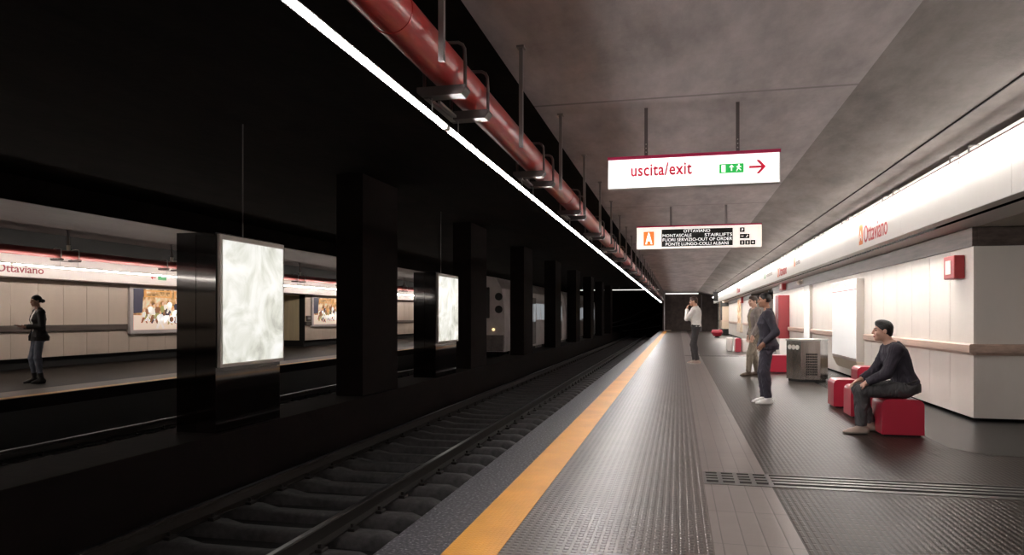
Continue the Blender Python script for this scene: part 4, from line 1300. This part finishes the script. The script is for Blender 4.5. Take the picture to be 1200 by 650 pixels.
        for q, sx in (('L', -1), ('R', 1)):
            S, E, W = sho[q], g['elbow_'+q], g['wrist_'+q]
            f.cap(ta+(tb-ta)*.86+np.array((sx*.07*s, 0, 0)), S, .05*s+gr, (.048 if fem else .056)*s+gr, .04)
            sl = top_.get('sleeve', 1.)
            if sl > 0:
                f.cap(S, E, up*s+gr, el_*s+gr*1.1, .03)
                if sl > .5:
                    e = E+(W-E)*min(1., .96*sl)
                    f.cap(E, e+(W-E)*.06, el_*s+gr*1.1, wr*s+gr*.9, .02)
                    f.cutplane(e, W-E, .085)
                else: f.cutplane(S+(E-S)*.75, E-S, .1)
        if top_.get('collar'):
            c0 = ta+(tb-ta)*.955; f.loft(c0-tdir*.03, c0+tdir*.045*s, [(0, .085*s, .08*s, 0), (1, .062*s, .064*s, .0)], .02)
        if top_.get('open'):
            w0, w1 = top_['open']      # half widths of the opening at the neck and at the hem
            zt = tb[2]; zb_ = (ta+(tb-ta)*t0)[2]; btn = top_.get('button', None)
            yc = (ta[1]+tb[1])/2
            def vcut(P, w0=w0, w1=w1):
                k = np.clip((P[..., 2]-zb_)/(zt-zb_), 0, 1.3)
                if btn is not None:
                    w = np.interp(k, [0, btn-.12, btn, 1.0, 1.3], [w1, .0, -.012, w0, w0])
                else: w = w1+(w0-w1)*k
                return np.maximum(np.abs(P[..., 0])-w*s, -(P[..., 1]-yc-.02))
            f.put(vcut, (-.2, -.05, zb_-.05), (.2, .5, zt+.1), .004, 'sub')
        f.wrinkle(top_.get('wr', .0035), 48, 19)
        child(f, top_['name'], top_['mat'])
    # ---- shoes
    for q in 'LR':
        aq, tq = g['ankle_'+q], g['toe_'+q]
        fd = tq-aq; fd[2] = 0; fd /= np.linalg.norm(fd)
        zb = cl.get('shoe_z', 0.)
        hee = aq-fd*.045*s; hee[2] = zb+.034*s; ball = aq+fd*.11*s; ball[2] = zb+.022*s; toe = aq+fd*.170*s; toe[2] = zb+.016*s
        f = Field(np.minimum(hee, toe)-.09, np.maximum(hee, toe)+np.array((.09, .09, .25)), .005)
        f.cap(hee, ball, .034*s, .040*s, .01); f.cap(ball, toe, .040*s, .026*s, .02); f.cap(hee+np.array((0, 0, .02*s)), aq+np.array((0, 0, .005)), .036*s, .040*s, .03)
        if cl['shoe'] == 'boot':
            f.cap(aq, aq+(g['knee_'+q]-aq)*.27, .044*s, .052*s, .02); f.cutplane(aq+(g['knee_'+q]-aq)*.27, g['knee_'+q]-aq, .12)
        f.cap(aq+np.array((0, 0, -.01)), ball+np.array((0, 0, .008)), .036*s, .030*s, .02)
        f.cutplane((0, 0, zb+.002), (0, 0, -1))
        o, V, fc = child(f, 'shoe', [cl['shoe_mat'], cl.get('sole_mat', cl['shoe_mat'])])
        mi = (V[fc].mean(1)[:, 2] < zb+.022).astype(np.int32)
        o.data.polygons.foreach_set('material_index', mi)
    return root

pm('skin_light', (.62, .36, .27), .45, bump=(60, .08, .003)); pm('skin_tan', (.46, .24, .16), .45, bump=(60, .08, .003))
pm('lip', (.42, .15, .13), .4); pm('eye_dark', (.03, .02, .018), .25)
pm('hair_black', (.010, .008, .008), .4, bump=(70, .5, .01)); pm('hair_brown', (.045, .022, .014), .45, bump=(70, .5, .01))
pm('suit_navy', (.030, .026, .040), .75, bump=(28, .25, .012)); pm('knit_navy', (.030, .024, .036), .8, bump=(35, .3, .012))
pm('jacket_black', (.014, .012, .012), .7, bump=(24, .3, .012)); pm('jeans_blue', (.16, .18, .23), .8, noise=(8, .25), bump=(40, .25, .008))
pm('trouser_charcoal', (.036, .032, .034), .75, bump=(26, .3, .012)); pm('trouser_grey', (.060, .056, .060), .75, noise=(7, .25), bump=(26, .3, .012))
pm('shirt_white', (.80, .77, .74), .7, bump=(16, .4, .02)); pm('shirt_olive', (.20, .165, .09), .75, bump=(22, .3, .015))
pm('jacket_grey', (.20, .165, .15), .75, bump=(22, .35, .015)); pm('khaki', (.21, .17, .13), .75, bump=(22, .35, .015))
pm('leather_black', (.012, .010, .010), .35); pm('leather_beige', (.38, .28, .235), .5); pm('suede_grey', (.22, .19, .17), .7)
pm('sneaker_white', (.82, .80, .77), .45); pm('shoe_brown', (.08, .05, .035), .45); pm('sole_pale', (.6, .56, .5), .5)

def stand(**kw):
    J = dict(crotch=(0, -.01, .83), neck=(0, -.015, 1.49), head=(0, .03, 1.635), head_rot=(0, 0, 0),
             shoulder_L=(-.180, -.015, 1.415), shoulder_R=(.180, -.015, 1.415), elbow_L=(-.225, -.04, 1.12), elbow_R=(.225, -.04, 1.12),
             wrist_L=(-.215, .06, .875), wrist_R=(.215, .06, .875), hip_L=(-.085, -.005, .90), hip_R=(.085, -.005, .90),
             knee_L=(-.09, .02, .49), knee_R=(.09, .02, .49), ankle_L=(-.095, -.03, .085), ankle_R=(.095, -.03, .085),
             toe_L=(-.115, .13, .03), toe_R=(.115, .13, .03), hand_dir_L=(.05, .12, -1), hand_dir_R=(-.05, .12, -1), palm_L=(1, 0, 0), palm_R=(-1, 0, 0))
    J.update(kw); return J
fem_sh = dict(fem=True, shoulder_L=(-.160, -.015, 1.41), shoulder_R=(.160, -.015, 1.41))

# woman in the dark suit, hands in her jacket pockets
build_person('woman in dark navy suit and white sneakers, hair in a bun, hands in pockets', (1.31, 11.42, 0), math.radians(86),
    stand(**fem_sh, elbow_L=(-.245, -.125, 1.13), elbow_R=(.245, -.125, 1.13), wrist_L=(-.195, .045, .965), wrist_R=(.195, .045, .965),
          hand_dir_L=(.12, .62, -.8), hand_dir_R=(-.12, .62, -.8), palm_L=(1, .1, 0), palm_R=(-1, .1, 0), curl_L=.3, curl_R=.3, head_rot=(0, -.02),
          ankle_L=(-.10, -.02, .085), ankle_R=(.09, .03, .085), knee_L=(-.095, .03, .49), knee_R=(.09, .06, .49), toe_L=(-.12, .14, .03), toe_R=(.11, .19, .03)),
    dict(skin='skin_tan', hair='bun', hair_mat='hair_black', bun=(0, -.100, .130),
         trousers=dict(mat='suit_navy', grow=.018, hem=.058, wr=.005, len=.96),
         tops=[dict(name='white_top', mat='shirt_white', grow=.006, hem=.2, neck=.93, sleeve=0), dict(name='suit_jacket', mat='suit_navy', grow=.022, hem=.04, neck=.95, flare=.10, collar=True, open=(.085, .05), button=.45)],
         shoe='shoe', shoe_mat='sneaker_white', sole_mat='sneaker_white'), s=.965)
# man in the grey jacket behind her
build_person('man in open grey jacket and olive shirt standing behind the woman in navy suit', (1.66, 16.75, 0), math.radians(102),
    stand(ankle_L=(-.10, .16, .085), toe_L=(-.13, .32, .03), knee_L=(-.09, .12, .49), ankle_R=(.10, -.10, .085), knee_R=(.095, -.02, .49), toe_R=(.13, .06, .03),
          head_rot=(.25, -.08), elbow_L=(-.24, -.02, 1.12), wrist_L=(-.22, .11, .88)),
    dict(skin='skin_light', hair='short', hair_mat='hair_brown',
         trousers=dict(mat='khaki', grow=.016, hem=.056, wr=.006),
         tops=[dict(name='olive_shirt', mat='shirt_olive', grow=.009, hem=.12, neck=.955, sleeve=.4), dict(name='grey_jacket', mat='jacket_grey', grow=.022, hem=.10, neck=.965, flare=.06, collar=True, open=(.075, .11))],
         shoe='shoe', shoe_mat='shoe_brown'), s=1.02)
# man in the white shirt with his hand at his mouth
build_person('man in white shirt and dark trousers holding a hand to his mouth', (.47, 20.6, 0), math.radians(82),
    stand(shoulder_L=(-.175, .02, 1.415), elbow_L=(-.19, .20, 1.175), wrist_L=(-.055, .215, 1.43), hand_dir_L=(.35, -.25, 1), palm_L=(.5, -1, 0), curl_L=.8,
          shoulder_R=(.175, .01, 1.415), elbow_R=(.20, .13, 1.16), wrist_R=(-.03, .24, 1.19), hand_dir_R=(-1, .02, .1), palm_R=(0, -1, 0), curl_R=.5,
          head=(0, .05, 1.63), head_rot=(.05, -.14), ankle_L=(-.09, -.06, .085), toe_L=(-.10, .11, .03), knee_L=(-.09, .03, .49), ankle_R=(.095, .04, .085), toe_R=(.12, .2, .03), knee_R=(.09, .08, .49)),
    dict(skin='skin_tan', hair='short', hair_mat='hair_brown',
         trousers=dict(mat='trouser_charcoal', grow=.016, hem=.056, wr=.006, belt='leather_black', belt_t=.25),
         tops=[dict(name='white_shirt', mat='shirt_white', grow=.018, hem=.22, neck=.965, collar=True, wr=.005)],
         shoe='shoe', shoe_mat='leather_beige', sole_mat='sole_pale'), s=1.075)
# seated man
build_person('man in navy jumper sitting on the red block seat with hands on knees', (2.49, 8.81, 0), math.radians(88),
    dict(seated=True, crotch=(0, -.045, .450), neck=(0, .15, 1.040), head=(0, .225, 1.165), head_rot=(0, .02),
         shoulder_L=(-.185, .135, .955), shoulder_R=(.185, .135, .955), elbow_L=(-.235, .24, .695), elbow_R=(.235, .25, .695),
         wrist_L=(-.165, .425, .585), wrist_R=(.15, .42, .60), hand_dir_L=(.15, .75, -.50), hand_dir_R=(-.1, .8, -.40), palm_L=(.1, -.5, -1), palm_R=(-.1, -.4, -1), curl_L=.55, curl_R=.5,
         hip_L=(-.09, .02, .513), hip_R=(.09, .02, .513), knee_L=(-.135, .485, .485), knee_R=(.13, .455, .490), ankle_L=(-.13, .475, .085), ankle_R=(.10, .33, .095),
         toe_L=(-.14, .64, .03), toe_R=(.11, .49, .03)),
    dict(skin='skin_light', hair='short', hair_mat='hair_black',
         trousers=dict(mat='trouser_grey', grow=.016, hem=.060, wr=.006, belt='leather_black', belt_t=.22, top=.26),
         tops=[dict(name='navy_jumper', mat='knit_navy', grow=.020, hem=.18, neck=.975, wr=.005)],
         shoe='shoe', shoe_mat='leather_beige', sole_mat='suede_grey'), s=1.0)
# woman on the opposite platform
wl, wr_ = Vector((-12.45, 11.6, 0)), math.radians(152)
build_person('woman in black jacket and grey jeans holding a slim notebook on the opposite platform', wl, wr_,
    stand(**fem_sh, elbow_L=(-.215, -.01, 1.13), elbow_R=(.215, -.01, 1.13), wrist_L=(-.085, .22, 1.12), wrist_R=(.085, .22, 1.12),
          hand_dir_L=(.35, 1, .1), hand_dir_R=(-.35, 1, .1), palm_L=(.35, 0, 1), palm_R=(-.35, 0, 1), curl_L=.35, curl_R=.35, thumb_L=-1, thumb_R=1, head_rot=(.1, -.12),
          ankle_L=(-.09, -.04, .10), ankle_R=(.08, .03, .10), knee_L=(-.085, .03, .50), knee_R=(.08, .08, .50), toe_L=(-.11, .12, .03), toe_R=(.1, .19, .03)),
    dict(skin='skin_light', hair='bun', hair_mat='hair_black', bun=(0, -.125, -.015),
         trousers=dict(mat='jeans_blue', grow=.010, hem=.044, wr=.003, len=.80),
         tops=[dict(name='white_top', mat='shirt_white', grow=.006, hem=.2, neck=.93, sleeve=0), dict(name='black_jacket', mat='jacket_black', grow=.022, hem=.02, neck=.95, flare=.12, collar=True, open=(.075, .06))],
         shoe='boot', shoe_mat='leather_black'), s=1.0)
nb = thing('notebook', 'slim dark notebook held by the woman on the opposite platform', 'notebook', wl)
nb.rotation_euler.z = wr_
for nm, z0, z1, m, e in (('cover', 1.150, 1.155, 'leather_black', .004), ('pages', 1.155, 1.161, 'label_pale', 0.)):
    me = MB().box(-.085-e, .085+e, .255-e, .375+e, z0, z1, .001, 1)
    o = me.build(nm, m); o.parent = nb
